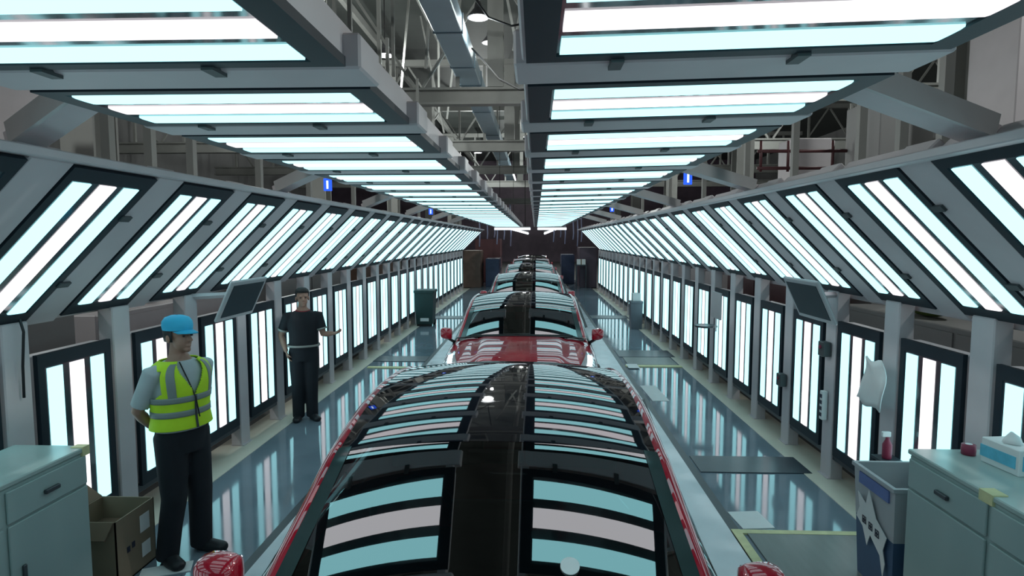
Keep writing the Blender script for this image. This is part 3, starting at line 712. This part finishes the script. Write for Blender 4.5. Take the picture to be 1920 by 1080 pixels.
link('blue_band', MB().box((-.203, -.18, .66), (-.190, .16, .735)).mesh('blue_band', M['bluelabel']), t)
mb = MB()
for x0, x1, y0, y1 in ((-.21, -.185, -.245, .245), (.185, .21, -.245, .245)): mb.box((x0, y0, .75), (x1, y1, .775))
for y0, y1 in ((-.245, -.22), (.22, .245)): mb.box((-.185, y0, .75), (.185, y1, .775))
link('rim', mb.mesh('rim', M['binwhite']), t)
# sticker: jagged white shape with three dark printed characters
poly = [(.02, .66), (.06, .55), (.155, .60), (.135, .50), (.175, .42), (.10, .38), (.05, .27), (.01, .36), (-.10, .28), (-.13, .15), (-.155, .25), (-.135, .33), (-.175, .43), (-.06, .50)]
mb = MB(); n = len(poly); xf = -.196
for (y, z) in poly: mb.v.append((xf - (z - .42) * .05, y, z))
for (y, z) in poly: mb.v.append((xf - .004 - (z - .42) * .05, y, z))
mb.f = [tuple(range(n)), tuple(range(n, 2 * n))[::-1]] + [(i, (i + 1) % n, n + (i + 1) % n, n + i) for i in range(n)]
stk = link('sticker', mb.mesh('sticker', M['paper']), t)
for i, yc in enumerate((.075, .0, -.075)):
    mb = MB(); zc = .435 - .012 * i
    for (dy, dz, wy, wz) in ((0, .022, .042, .006), (0, -.022, .042, .006), (.018, 0, .006, .044), (-.018, 0, .006, .044), (0, 0, .024, .008), (0, 0, .006, .03)):
        mb.cbox((xf - .006 - (zc + dz - .42) * .05, yc + dy, zc + dz), (.003, wy, wz))
    link('printed_character', mb.mesh('printed_character', M['ink']), stk)
# cardboard box at left
t = thing('cardboard_box', 'open brown cardboard box with two white labels at lower left', 'box', (-2.93, 3.90, 0))
mb = MB()
for lo, hi in (((-.19, -.20, 0), (.19, -.192, .45)), ((-.19, .192, 0), (.19, .20, .45)), ((.182, -.20, 0), (.19, .20, .45)), ((-.19, -.20, 0), (-.182, .20, .45)), ((-.19, -.2, 0), (.19, .2, .01))): mb.box(lo, hi)
link('carton', mb.mesh('carton', M['card']), t)
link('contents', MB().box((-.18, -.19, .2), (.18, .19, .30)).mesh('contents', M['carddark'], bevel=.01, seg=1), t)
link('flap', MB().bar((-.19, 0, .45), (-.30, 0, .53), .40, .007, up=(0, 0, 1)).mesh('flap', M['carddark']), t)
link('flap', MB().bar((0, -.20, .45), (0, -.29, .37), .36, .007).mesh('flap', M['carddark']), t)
link('label', MB().box((.190, .04, .26), (.1925, .14, .38)).mesh('label', M['paper']), t)
link('label', MB().box((.190, .05, .08), (.1925, .14, .18)).mesh('label', M['paper']), t)
for i, y in enumerate((-.10, -.05)): link('printed_mark', MB().box((.190, y, .19 + .01 * i), (.1922, y + .03, .23 + .01 * i)).mesh('printed_mark', M['ink']), t)
# bins farther along
t = thing('wheeled_bin', 'tall dark green wheeled bin standing at the left wall', 'bin', (-2.92, 15.9, 0))
link('tub', taper(-.25, .25, -.26, .26, .06, .88, .85, 1.0).mesh('tub', M['greenbin']), t)
link('lid', MB().box((-.27, -.29, .88), (.27, .29, .96)).mesh('lid', M['greenbin'], bevel=.02), t)
for sx in (-.2, .2): link('wheel', MB().tube([(sx - .03, .2, .07), (sx + .03, .2, .07)], .07, 14).mesh('wheel', M['tyre']), t)
link('foot', MB().box((-.2, -.22, 0), (.2, -.17, .07)).mesh('foot', M['tyre']), t)
link('plate', MB().box((-.1, -.262, .14), (.12, -.23, .22)).mesh('plate', M['paper']), t)
t = thing('slim_bin', 'slim slate grey bin standing at the right wall', 'bin', (2.58, 15.5, 0))
link('tub', taper(-.15, .15, -.16, .16, 0, .66, .9, 1.0).mesh('tub', M['greybin']), t)
link('lid', MB().box((-.16, -.17, .66), (.16, .17, .72)).mesh('lid', M['greybin'], bevel=.015), t)
t = thing('white_carton', 'white carton on the slim grey bin at the right wall', 'box', (2.58, 15.5, .72))
link('carton', MB().box((-.10, -.10, 0), (.10, .10, .20)).mesh('carton', M['paper'], bevel=.006, seg=1), t)
link('carton_tape', MB().box((-.102, -.02, .0), (.102, .02, .202)).mesh('carton_tape', M['card']), t)

# ---------------------------------------------------------------- screens, signs and wall fittings
def tilted_screen(label, cx, y, cz, sx):
    """sx +1: left wall, facing right and down"""
    t = thing('tilted_screen', label, 'screen')
    up = Vector((sx * .42, 0, .9)).normalized(); n = Vector((sx * .9, 0, -.42)).normalized(); x = up.cross(n)
    t.matrix_world = basis(x, up, n, (cx, y, cz))
    link('frame', MB().box((-.36, -.21, -.03), (.36, .21, .0)).mesh('frame', M['screenframe'], bevel=.01, seg=1), t)
    link('display', MB().box((-.31, -.165, -.002), (.31, .165, .004)).mesh('display', M['screen']), t)
    link('bracket', MB().box((-.05, -.06, -.14), (.05, .06, -.03)).mesh('bracket', M['screenframe']), t)
    link('arm', MB().bar((0, .0, -.10), (-.22, -.16, -.43), .04, .04).mesh('arm', M['alu']), t)
tilted_screen('tilted screen with pale frame under the left slanted panels', -2.86, 5.78, 1.715, 1)
tilted_screen('tilted screen with pale frame under the right slanted panels', 2.50, 5.62, 1.74, -1)
def blue_sign(label, x, y, z):
    t = thing('blue_sign', label, 'sign', (x, y, z), group='small blue lit signs')
    link('sign_body', MB().box((-.040, -.012, -.058), (.040, .012, .066)).mesh('sign_body', M['sign'], bevel=.004, seg=1), t)
    link('sign_mark', MB().box((-.009, -.016, -.038), (.009, -.011, .042)).mesh('sign_mark', M['signmark']), t)
    rx = (-1.90 if x < 0 else 1.27) - x
    link('sign_hanger', MB().box((min(0, rx), -.008, .062), (max(0, rx), .008, .078)).mesh('sign_hanger', M['clip']), t)
blue_sign('small blue lit sign on the left ceiling edge, nearer one', -2.07, 6.0, 2.835)
blue_sign('small blue lit sign on the right ceiling edge, nearer one', 1.48, 6.0, 2.885)
blue_sign('small blue lit sign on the left ceiling edge, farther one', -2.08, 12.0, 2.84)
blue_sign('small blue lit sign on the right ceiling edge, farther one', 1.5, 12.0, 2.89)
# white board with a tray on the right wall
t = thing('notice_board', 'pale rectangular board hung over a right wall light panel', 'board', (2.74, 9.2, 1.20))
link('board', MB().box((-.012, -.24, -.10), (.012, .22, .30)).mesh('board', M['screenframe'], bevel=.005, seg=1), t)
link('board_leg', MB().box((-.01, -.02, -.30), (.01, .02, -.10)).mesh('board_leg', M['alu']), t)
t = thing('small_tray', 'small dark tray on an arm beside the pale board on the right wall', 'tray', (2.62, 9.35, .93))
link('tray_pan', MB().lathe([(.06, 0), (.15, .015), (.16, .045), (.14, .04)], 18).mesh('tray_pan', M['steel'], smooth=True), t)
link('tray_arm', MB().bar((.02, 0, .02), (.22, .02, .02), .03, .03).mesh('tray_arm', M['steel']), t)
# cloth and switch boxes on right posts
rows = []
for i in range(9):
    z = .42 - i * .05; rows.append([(.012 * math.sin(i * .9 + j) + .01 * j * (i / 8), -.13 - .05 * math.sin(i * .45) + j * (.036 + .004 * i), z + .015 * math.sin(j * 1.3)) for j in range(8)])
mb = MB(); mb.grid(rows); o = link('white_cloth', mb.mesh('white_cloth', M['paper'], smooth=True)); o.location = (2.70, 4.86, .92)
md = o.modifiers.new('thickness', 'SOLIDIFY'); md.thickness = .008
tag(o, 'white cloth hanging on the right post between the two nearest wall panels', 'cloth')
for lab, y, z in (('small dark switch box on the second right wall post', 5.83, 1.25), ('small dark switch box on the third right wall post', 6.80, .72)):
    t = thing('switch_box', lab, 'switch box', (2.785, y, z))
    link('box', MB().box((-.05, -.055, -.07), (.025, .055, .07)).mesh('box', M['clip'], bevel=.006, seg=1), t)
    link('button', MB().tube([(-.05, 0, .02), (-.062, 0, .02)], .018, 12).mesh('button', M['redplastic']), t)
t = thing('power_strip', 'white power strip with dark sockets on the second right wall post', 'power strip', (2.79, 5.83, .70))
link('strip_body', MB().box((-.03, -.03, -.14), (.02, .03, .14)).mesh('strip_body', M['paper'], bevel=.005, seg=1), t)
for z in (-.09, -.03, .03, .09): link('socket', MB().box((-.033, -.018, z - .018), (-.028, .018, z + .018)).mesh('socket', M['ink']), t)
# bottle and rag at the right wall above the bin
t = thing('spray_bottle', 'dark red spray bottle behind the white and navy bin', 'bottle', (2.70, 4.62, .62))
link('bottle_body', MB().lathe([(.03, 0), (.034, .01), (.034, .11), (.015, .15), (.014, .17)], 16).mesh('bottle_body', M['redplastic'], smooth=True), t)
link('spray_head', MB().box((-.045, -.012, .17), (.02, .012, .21)).mesh('spray_head', M['paper'], bevel=.004, seg=1), t)
t = thing('wall_shelf', 'small dark shelf holding the spray bottle on the right wall', 'shelf', (2.70, 4.62, .60))
link('shelf_board', MB().box((-.07, -.09, 0), (.09, .09, .02)).mesh('shelf_board', M['groove']), t)
link('shelf_bracket', MB().box((.05, -.02, -.12), (.08, .02, 0)).mesh('shelf_bracket', M['groove']), t)

# ---------------------------------------------------------------- far end of the tunnel
for lab, a, b in (('far tube light lying across the tunnel end on the left', (-2.0, 29.5, 2.79), (-.25, 29.5, 2.79)), ('far tube light lying across the tunnel end on the right', (.1, 29.5, 2.79), (1.5, 29.5, 2.79)),
                  ('far slanted tube light left of the dark centre', (-1.35, 33, 2.85), (-.45, 36, 2.62)), ('far slanted tube light right of the dark centre', (.55, 36, 2.62), (1.15, 33, 2.85))):
    t = thing('tube_light', lab, 'tube light')
    link('tube', MB().tube([a, b], .055, 10).mesh('tube', M['farlamp'], smooth=True), t)
    for q in (.15, .85): pq = Vector(a).lerp(Vector(b), q); link('suspension_rod', MB().tube([pq + Vector((0, 0, .1)), (pq.x, pq.y, 10.19)], .012, 6).mesh('suspension_rod', M['cable']), t)
    link('tube_housing', MB().bar(Vector(a) + Vector((0, 0, .08)), Vector(b) + Vector((0, 0, .08)), .12, .05).mesh('tube_housing', M['alu_light']), t)
t = thing('hose_gantry', 'dark gantry beam carrying the air hoses beyond the tunnel end', 'gantry')
for y in (31, 32.2, 33.4): link('gantry_beam', MB().box((-4.2, y - .08, 4.2), (4.2, y + .08, 4.36)).mesh('gantry_beam', M['trussdark']), t)
for x in (-4.2, 4.2): link('gantry_leg', MB().box((x - .1, 30.9, 0), (x + .1, 33.5, 4.36)).mesh('gantry_leg', M['trussdark']), t)
hx = [-2.9, -2.6, -2.3, -2.0, -1.7, -1.4, .9, 1.3, 1.6, 1.9, 2.2, 2.5]
for k, x in enumerate(hx):
    y = 31 + (k % 3) * 1.2; z1 = 1.9 + (k * 37 % 5) * .12
    o = link('air_hose', MB().tube([(x, y, 4.2), (x + .02, y, 3.2), (x + .05, y, 2.6), (x + .02, y, z1)], .035, 7).mesh('air_hose', M['hose'], smooth=True))
    tag(o, 'pale blue air hose hanging at the tunnel end, %s from the left' % ORD[k], 'hose', 'hanging air hoses')
hall_box('tool_rack', 'brown tool rack at the tunnel end on the left, nearest the wall', 'rack', (-3.4, 28.4, 0), (-2.6, 30, 1.75), 'brown')
hall_box('tool_rack', 'maroon tall rack at the left tunnel end behind the brown one', 'rack', (-3.2, 32, 0), (-1.9, 34, 2.3), 'maroon')
hall_box('parts_cart', 'navy parts cart at the left tunnel end beside the cars', 'cart', (-2.4, 29.0, 0), (-1.75, 30.5, 1.35), 'navy')
hall_box('tool_rack', 'dark rack at the right tunnel end beside the wall', 'rack', (2.1, 28.6, 0), (2.9, 30.5, 1.9), 'endwall')
hall_box('parts_cart', 'navy parts cart at the right tunnel end beside the cars', 'cart', (1.35, 31, 0), (2.0, 32.5, 1.5), 'navy')
t = thing('white_carton', 'small white carton on the dark rack at the right tunnel end', 'box', (2.14, 28.4, 1.1))
link('carton', MB().box((-.2, -.1, 0), (.2, .1, .25)).mesh('carton', M['paper'], bevel=.01, seg=1), t)
link('carton_tape', MB().box((-.03, -.102, 0), (.03, .102, .252)).mesh('carton_tape', M['card']), t)
t = thing('carton_stand', 'dark stand under the small white carton at the right tunnel end', 'stand', (2.14, 28.4, 0))
link('stand_top', MB().box((-.25, -.14, 1.05), (.25, .14, 1.1)).mesh('stand_top', M['groove']), t)
for sx in (-.22, .22): link('stand_leg', MB().box((sx - .02, -.12, 0), (sx + .02, .12, 1.05)).mesh('stand_leg', M['groove']), t)

# ---------------------------------------------------------------- people
def remeshed(mb, name, m, voxel, smooth_it=6, fac=.5):
    me = mb.mesh(name, m)
    o = bpy.data.objects.new('tmp', me); COL.objects.link(o)
    r = o.modifiers.new('r', 'REMESH'); r.mode = 'VOXEL'; r.voxel_size = voxel; r.use_smooth_shade = True
    s = o.modifiers.new('s', 'SMOOTH'); s.iterations = smooth_it; s.factor = fac
    dg = bpy.context.evaluated_depsgraph_get(); out = bpy.data.meshes.new_from_object(o.evaluated_get(dg))
    bpy.data.objects.remove(o); out.name = name
    out.materials.clear(); out.materials.append(m)
    out.polygons.foreach_set('use_smooth', [True] * len(out.polygons))
    return out
TORSO = [(.84, .160, .115), (.92, .170, .122), (1.0, .162, .118), (1.08, .155, .112), (1.2, .168, .118), (1.30, .182, .120), (1.37, .178, .105), (1.42, .145, .085), (1.455, .085, .068), (1.49, .062, .060)]
def torso_r(z):
    return interp([(a, b) for a, b, c in TORSO], z), interp([(a, c) for a, b, c in TORSO], z)
def hand(mb, wrist, d, palm_n, thumb_side, curl=.5, s=1.0):
    """five separate fingers; d along the hand, palm_n out of the palm, thumb_side across"""
    w_ = Vector(wrist); d = Vector(d).normalized(); pn = Vector(palm_n); pn = (pn - d * pn.dot(d)).normalized(); ac = d.cross(pn).normalized() * thumb_side
    c = w_ + d * .05 * s
    for k in (-1.5, -.5, .5, 1.5):
        mb.tube([w_ + ac * k * .010 * s, w_ + d * .045 * s + ac * k * .018 * s, w_ + d * .088 * s + ac * k * .0205 * s], [.013 * s, .015 * s, .012 * s], 8)
    for k, L in ((1.5, .072), (.5, .080), (-.5, .075), (-1.5, .058)):
        p0 = w_ + d * .082 * s + ac * k * .0205 * s; pts = [p0]; ang = 0
        for j in range(3):
            ang += curl * (.5 if j == 0 else .75); pts.append(pts[-1] + (d * math.cos(ang) + pn * math.sin(ang)) * L * s * (.45, .32, .23)[j])
        mb.tube(pts, [.0098 * s, .0092 * s, .0085 * s, .0065 * s], 8)
    p0 = w_ + d * .025 * s + ac * .026 * s
    mb.tube([p0, p0 + (d * .6 + ac * .7 + pn * .25).normalized() * .035 * s, p0 + (d * .75 + ac * .6 + pn * .35).normalized() * .065 * s, p0 + (d * .9 + ac * .4 + pn * .5).normalized() * .085 * s], [.0135 * s, .0115 * s, .0105 * s, .007 * s], 8)
def head_mesh(mb, c, turn=0.0):
    c = Vector(c); Rz_ = Matrix.Rotation(turn, 3, 'Z')
    sub = MB()
    sub.ellipsoid((0, .012, .035), (.076, .094, .088), 20, 14)           # skull
    sub.ellipsoid((0, -.028, -.035), (.060, .064, .078), 18, 12)         # face and jaw
    sub.ellipsoid((0, -.076, -.092), (.024, .020, .022), 12, 8)          # chin
    sub.tube([(0, -.088, .012), (0, -.104, -.012), (0, -.112, -.032)], [.010, .013, .016], 8)   # nose
    sub.ellipsoid((0, -.088, -.064), (.024, .012, .009), 10, 6)          # lips
    for sx in (-1, 1):
        sub.ellipsoid((sx * .079, .012, -.010), (.011, .022, .033), 10, 8)   # ears
        sub.ellipsoid((sx * .034, -.074, .024), (.024, .016, .009), 10, 6)   # brow
    sub.tube([(0, .02, -.20), (0, .018, -.12), (0, .005, -.03)], [.060, .056, .052], 14)        # neck
    n = len(mb.v)
    for v in sub.v: mb.v.append(tuple(c + Rz_ @ Vector(v)))
    mb.f += [tuple(n + i for i in f) for f in sub.f]
def eyes(t, c, turn):
    c = Vector(c); Rz_ = Matrix.Rotation(turn, 3, 'Z')
    for sx in (-1, 1):
        p = c + Rz_ @ Vector((sx * .033, -.083, .006)); link('eye', MB().ellipsoid((0, 0, 0), (.011, .008, .007), 10, 6).mesh('eye', M['eye'], smooth=True), t, p)
def limb(mb, a, b, c, r): mb.tube([a, Vector(a).lerp(Vector(b), .5), b, Vector(b).lerp(Vector(c), .35), c], r, 14)
def person(label, loc, rz, scale, pose, kind):
    t = thing('person', label, 'person', loc, rz); t.scale = (scale,) * 3
    hips, knees, ankles, toes = pose['hips'], pose['knees'], pose['ankles'], pose['toes']
    S, E_, W_ = pose['sh'], pose['el'], pose['wr']
    HC = (0, -.012, 1.62)
    # body: one continuous surface
    mb = MB(); mb.tube([(0, 0, z) for z, a, b in TORSO], 0, 24, ell=[(a, b) for z, a, b in TORSO])
    head_mesh(mb, HC, pose['turn'])
    for i in (0, 1):
        limb(mb, S[i], E_[i], W_[i], [.054, .050, .040, .040, .027])
        limb(mb, hips[i], knees[i], ankles[i], [.088, .075, .056, .055, .040])
        mb.tube([ankles[i], Vector(ankles[i]).lerp(Vector(toes[i]), .4) - Vector((0, 0, .03)), toes[i]], [.036, .030, .018], 10)
        hand(mb, W_[i], *pose['hand'][i])
    link('body', remeshed(mb, 'body', M['skin'], .0065, 5, .5), t)
    eyes(t, HC, pose['turn'])
    # trousers
    mb = MB()
    zz = [.80, .84, .90, .95, 1.0, pose['waist']]
    mb.tube([(0, 0, z) for z in zz], 0, 24, ell=[(torso_r(z)[0] + .014, torso_r(z)[1] + .016) for z in zz])
    for i in (0, 1): mb.tube([Vector(hips[i]) + Vector((0, 0, .03)), Vector(hips[i]).lerp(Vector(knees[i]), .5), knees[i], Vector(knees[i]).lerp(Vector(ankles[i]), .5), Vector(ankles[i]) - Vector((0, 0, .05))], [.112, .100, .084, .078, .076], 16)
    tr = link('trousers', remeshed(mb, 'trousers', M['trouser'], .010, 8, .5), t)
    # shirt
    mb = MB(); zz = [pose['hem'], pose['hem'] + .05, 1.08, 1.2, 1.3, 1.37, 1.42, 1.45]
    mb.tube([(0, 0, z) for z in zz], 0, 24, ell=[(torso_r(z)[0] + (.026 if z < 1.1 else .016), torso_r(z)[1] + (.028 if z < 1.1 else .018)) for z in zz])
    for i in (0, 1):
        e = Vector(S[i]).lerp(Vector(E_[i]), pose['sleeve'])
        mb.tube([Vector(S[i]) * .75 + Vector((0, 0, 1.40)) * .25, S[i], Vector(S[i]).lerp(e, .5), e], [.055, .067, .063, .062], 16)
    sh = link('shirt', remeshed(mb, 'shirt', M[kind['shirt']], .009, 6, .5), t)
    for i in (0, 1):      # shoes
        a = Vector(ankles[i]); b = Vector(toes[i]); d = (b - a); d.z = 0; d.normalize()
        mb = MB(); heel = a - d * .055; heel.z = .035; tip = Vector((b.x, b.y, .03)) + d * .03
        mb.tube([heel, heel + d * .05, heel.lerp(tip, .5), tip - d * .03, tip], 0, 14, ell=[(.034, .034), (.048, .046), (.054, .050), (.050, .036), (.026, .022)])
        mb.tube([(a.x, a.y, .03), (a.x, a.y, .11)], [.042, .046], 12)
        link('shoe', remeshed(mb, 'shoe', M['shoe'], .008, 4, .5), t)
    return t, tr, sh, HC

# man in the lime vest, hands behind his back
pose1 = dict(hips=[(-.085, 0, .90), (.085, 0, .90)], knees=[(-.10, -.03, .48), (.10, -.03, .48)], ankles=[(-.12, .05, .085), (.12, .01, .085)], toes=[(-.15, -.12, .03), (.17, -.16, .03)],
             sh=[(-.195, 0, 1.385), (.195, 0, 1.385)], el=[(-.24, .11, 1.12), (.24, .11, 1.12)], wr=[(-.10, .19, .97), (.09, .20, .99)],
             hand=[((.9, .12, -.25), (0, -1, .1), -1, .5), ((-.9, .12, -.25), (0, -1, .1), 1, .5)], turn=.12, waist=1.03, hem=.965, sleeve=.86)
p1, tr1, sh1, HC = person('man in lime safety vest and bright blue cap, hands behind his back', (-2.52, 4.12, 0), math.radians(66), 1.0, pose1, dict(shirt='shirt'))
def shell(zs, keep, off, m, name, parent, thick=.006, nth=160):
    """piece of cloth that follows the torso; keep(th, z) says where; th = 0 is the front"""
    mb = MB(); idx = {}
    def pt(i, j):
        if (i, j) not in idx:
            z = zs[i]; th = 2 * math.pi * j / nth; rx, ry = torso_r(z); flare = off + max(0, 1.12 - z) * .06
            idx[(i, j)] = len(mb.v); mb.v.append(((rx + flare) * math.sin(th), -(ry + flare) * math.cos(th), z))
        return idx[(i, j)]
    for i in range(len(zs) - 1):
        for j in range(nth):
            th = 2 * math.pi * (j + .5) / nth; th = th - 2 * math.pi if th > math.pi else th
            if keep(th, (zs[i] + zs[i + 1]) / 2): mb.f.append((pt(i, j), pt(i, (j + 1) % nth), pt(i + 1, (j + 1) % nth), pt(i + 1, j)))
    o = link(name, mb.mesh(name, M[m], smooth=True), parent)
    md = o.modifiers.new('thickness', 'SOLIDIFY'); md.thickness = thick; md.offset = 1
    return o
def vkeep(th, z):
    if z > 1.19 and abs(abs(th) - math.pi / 2) < .52 * min(1, (z - 1.19) / .06) and z < 1.40: return False
    if abs(th) < max(0, (z - 1.22)) * 2.6: return False
    return True
vest = shell(frange(.985, 1.452, 100), vkeep, .036, 'vest', 'safety_vest', p1, .008)
for z0 in (1.075, 1.175): shell(frange(z0, z0 + .042, 4), lambda th, z: True, .044, 'band', 'reflective_band', vest, .004)
for s in (-1, 1):
    shell(frange(1.217, 1.44, 50), lambda th, z, s=s: .58 < th * s < .86 and vkeep(th, z), .044, 'band', 'reflective_band', vest, .004)
    shell(frange(1.217, 1.44, 50), lambda th, z, s=s: 2.28 < th * s < 2.56 and vkeep(th, z), .044, 'band', 'reflective_band', vest, .004)
shell(frange(.985, 1.22, 12), lambda th, z: abs(th) < .03, .047, 'clip', 'zip', vest, .003)
link('lanyard', MB().tube([(-.055, -.085, 1.45), (-.04, -.145, 1.33), (-.005, -.172, 1.20), (.012, -.182, 1.06)], .0045, 6).mesh('lanyard', M['cable'], smooth=True), p1)
# cap: crown and peak
capT = Matrix.Rotation(pose1['turn'], 3, 'Z')
mb = MB()
prof = [(.088, .105, .045), (.092, .110, .075), (.088, .106, .105), (.070, .086, .132), (.035, .045, .146), (.006, .008, .149)]
rows = [[tuple(Vector(HC) + capT @ Vector((a * math.cos(q), .010 + b * math.sin(q), z))) for q in [2 * math.pi * j / 28 for j in range(29)]] for a, b, z in prof]
mb.grid(rows); cap = link('cap', mb.mesh('cap', M['cap'], smooth=True), p1)
rows = []
for i in range(6):
    u = i / 5; rows.append([tuple(Vector(HC) + capT @ Vector(((.086 - .016 * u) * math.sin(a), .010 - (.102 + .075 * u) * math.cos(a), .050 - .018 * u - .012 * abs(math.sin(a)) ** 2))) for a in frange(-1.15, 1.15, 17)])
mb = MB(); mb.grid(rows); pk = link('cap_peak', mb.mesh('cap_peak', M['cap'], smooth=True), cap)
md = pk.modifiers.new('thickness', 'SOLIDIFY'); md.thickness = .006
mb = MB(); mb.grid([[tuple(Vector(HC) + capT @ Vector((a * math.cos(q), .012 + b * math.sin(q), z))) for q in frange(math.radians(-20), math.radians(200), 20)] for a, b, z in ((.079, .094, -.035), (.084, .100, -.005), (.086, .103, .05))])
hr = link('hair', mb.mesh('hair', M['hair'], smooth=True), p1); md = hr.modifiers.new('t', 'SOLIDIFY'); md.thickness = .006

# man in black, one hand at his hip, the other raised in front
pose2 = dict(hips=[(-.08, 0, .90), (.08, 0, .90)], knees=[(-.085, -.02, .48), (.085, -.03, .48)], ankles=[(-.085, .03, .085), (.085, .01, .085)], toes=[(-.12, -.13, .03), (.15, -.15, .03)],
             sh=[(-.19, 0, 1.385), (.19, 0, 1.385)], el=[(-.275, .05, 1.13), (.25, -.03, 1.13)], wr=[(-.215, -.04, .93), (.36, -.19, 1.16)],
             hand=[((.25, -.15, -.95), (1, 0, 0), 1, .5), ((.65, -.70, .12), (-.4, .1, .9), -1, .7)], turn=.1, waist=1.01, hem=1.0, sleeve=.75)
p2, tr2, sh2, HC2 = person('man in black shirt and trousers beside the left wall panels, one hand raised', (-2.93, 7.45, 0), math.radians(22), .965, pose2, dict(shirt='dshirt'))
shell(frange(.985, 1.012, 3), lambda th, z: True, .032, 'belt', 'belt', p2, .006)
mb = MB(); mb.tube([(.082 * math.sin(a), -.072 * math.cos(a) - .01, 1.455 - .012 * math.cos(a)) for a in frange(0, 2 * math.pi, 25)], .010, 8, cap=False)
link('collar', mb.mesh('collar', M['redtrim'], smooth=True), sh2)
for i in (0, 1):
    S, E_ = Vector(pose2['sh'][i]), Vector(pose2['el'][i]); a = S.lerp(E_, .66); b = S.lerp(E_, .74)
    link('sleeve_band', MB().tube([a, b], [.0745, .0745], 18).mesh('sleeve_band', M['belt'], smooth=True), sh2)
mb = MB(); prof = [(.080, .096, -.02, 1), (.087, .104, .03, 1), (.088, .106, .07, 1), (.078, .096, .105, 1), (.052, .066, .128, 1), (.01, .014, .137, 1)]
R2 = Matrix.Rotation(pose2['turn'], 3, 'Z'); rows = []
for a, b, z, _ in prof:
    rows.append([tuple(Vector(HC2) + R2 @ Vector((a * math.cos(q), .016 + b * math.sin(q) * (1 if math.sin(q) > 0 else (.55 if z < .05 else .93)), z + (.055 * max(0, -math.sin(q)) if z < .05 else 0)))) for q in [2 * math.pi * j / 32 for j in range(33)]])
mb.grid(rows); hr = link('hair', mb.mesh('hair', M['hair'], smooth=True), p2); md = hr.modifiers.new('t', 'SOLIDIFY'); md.thickness = .008
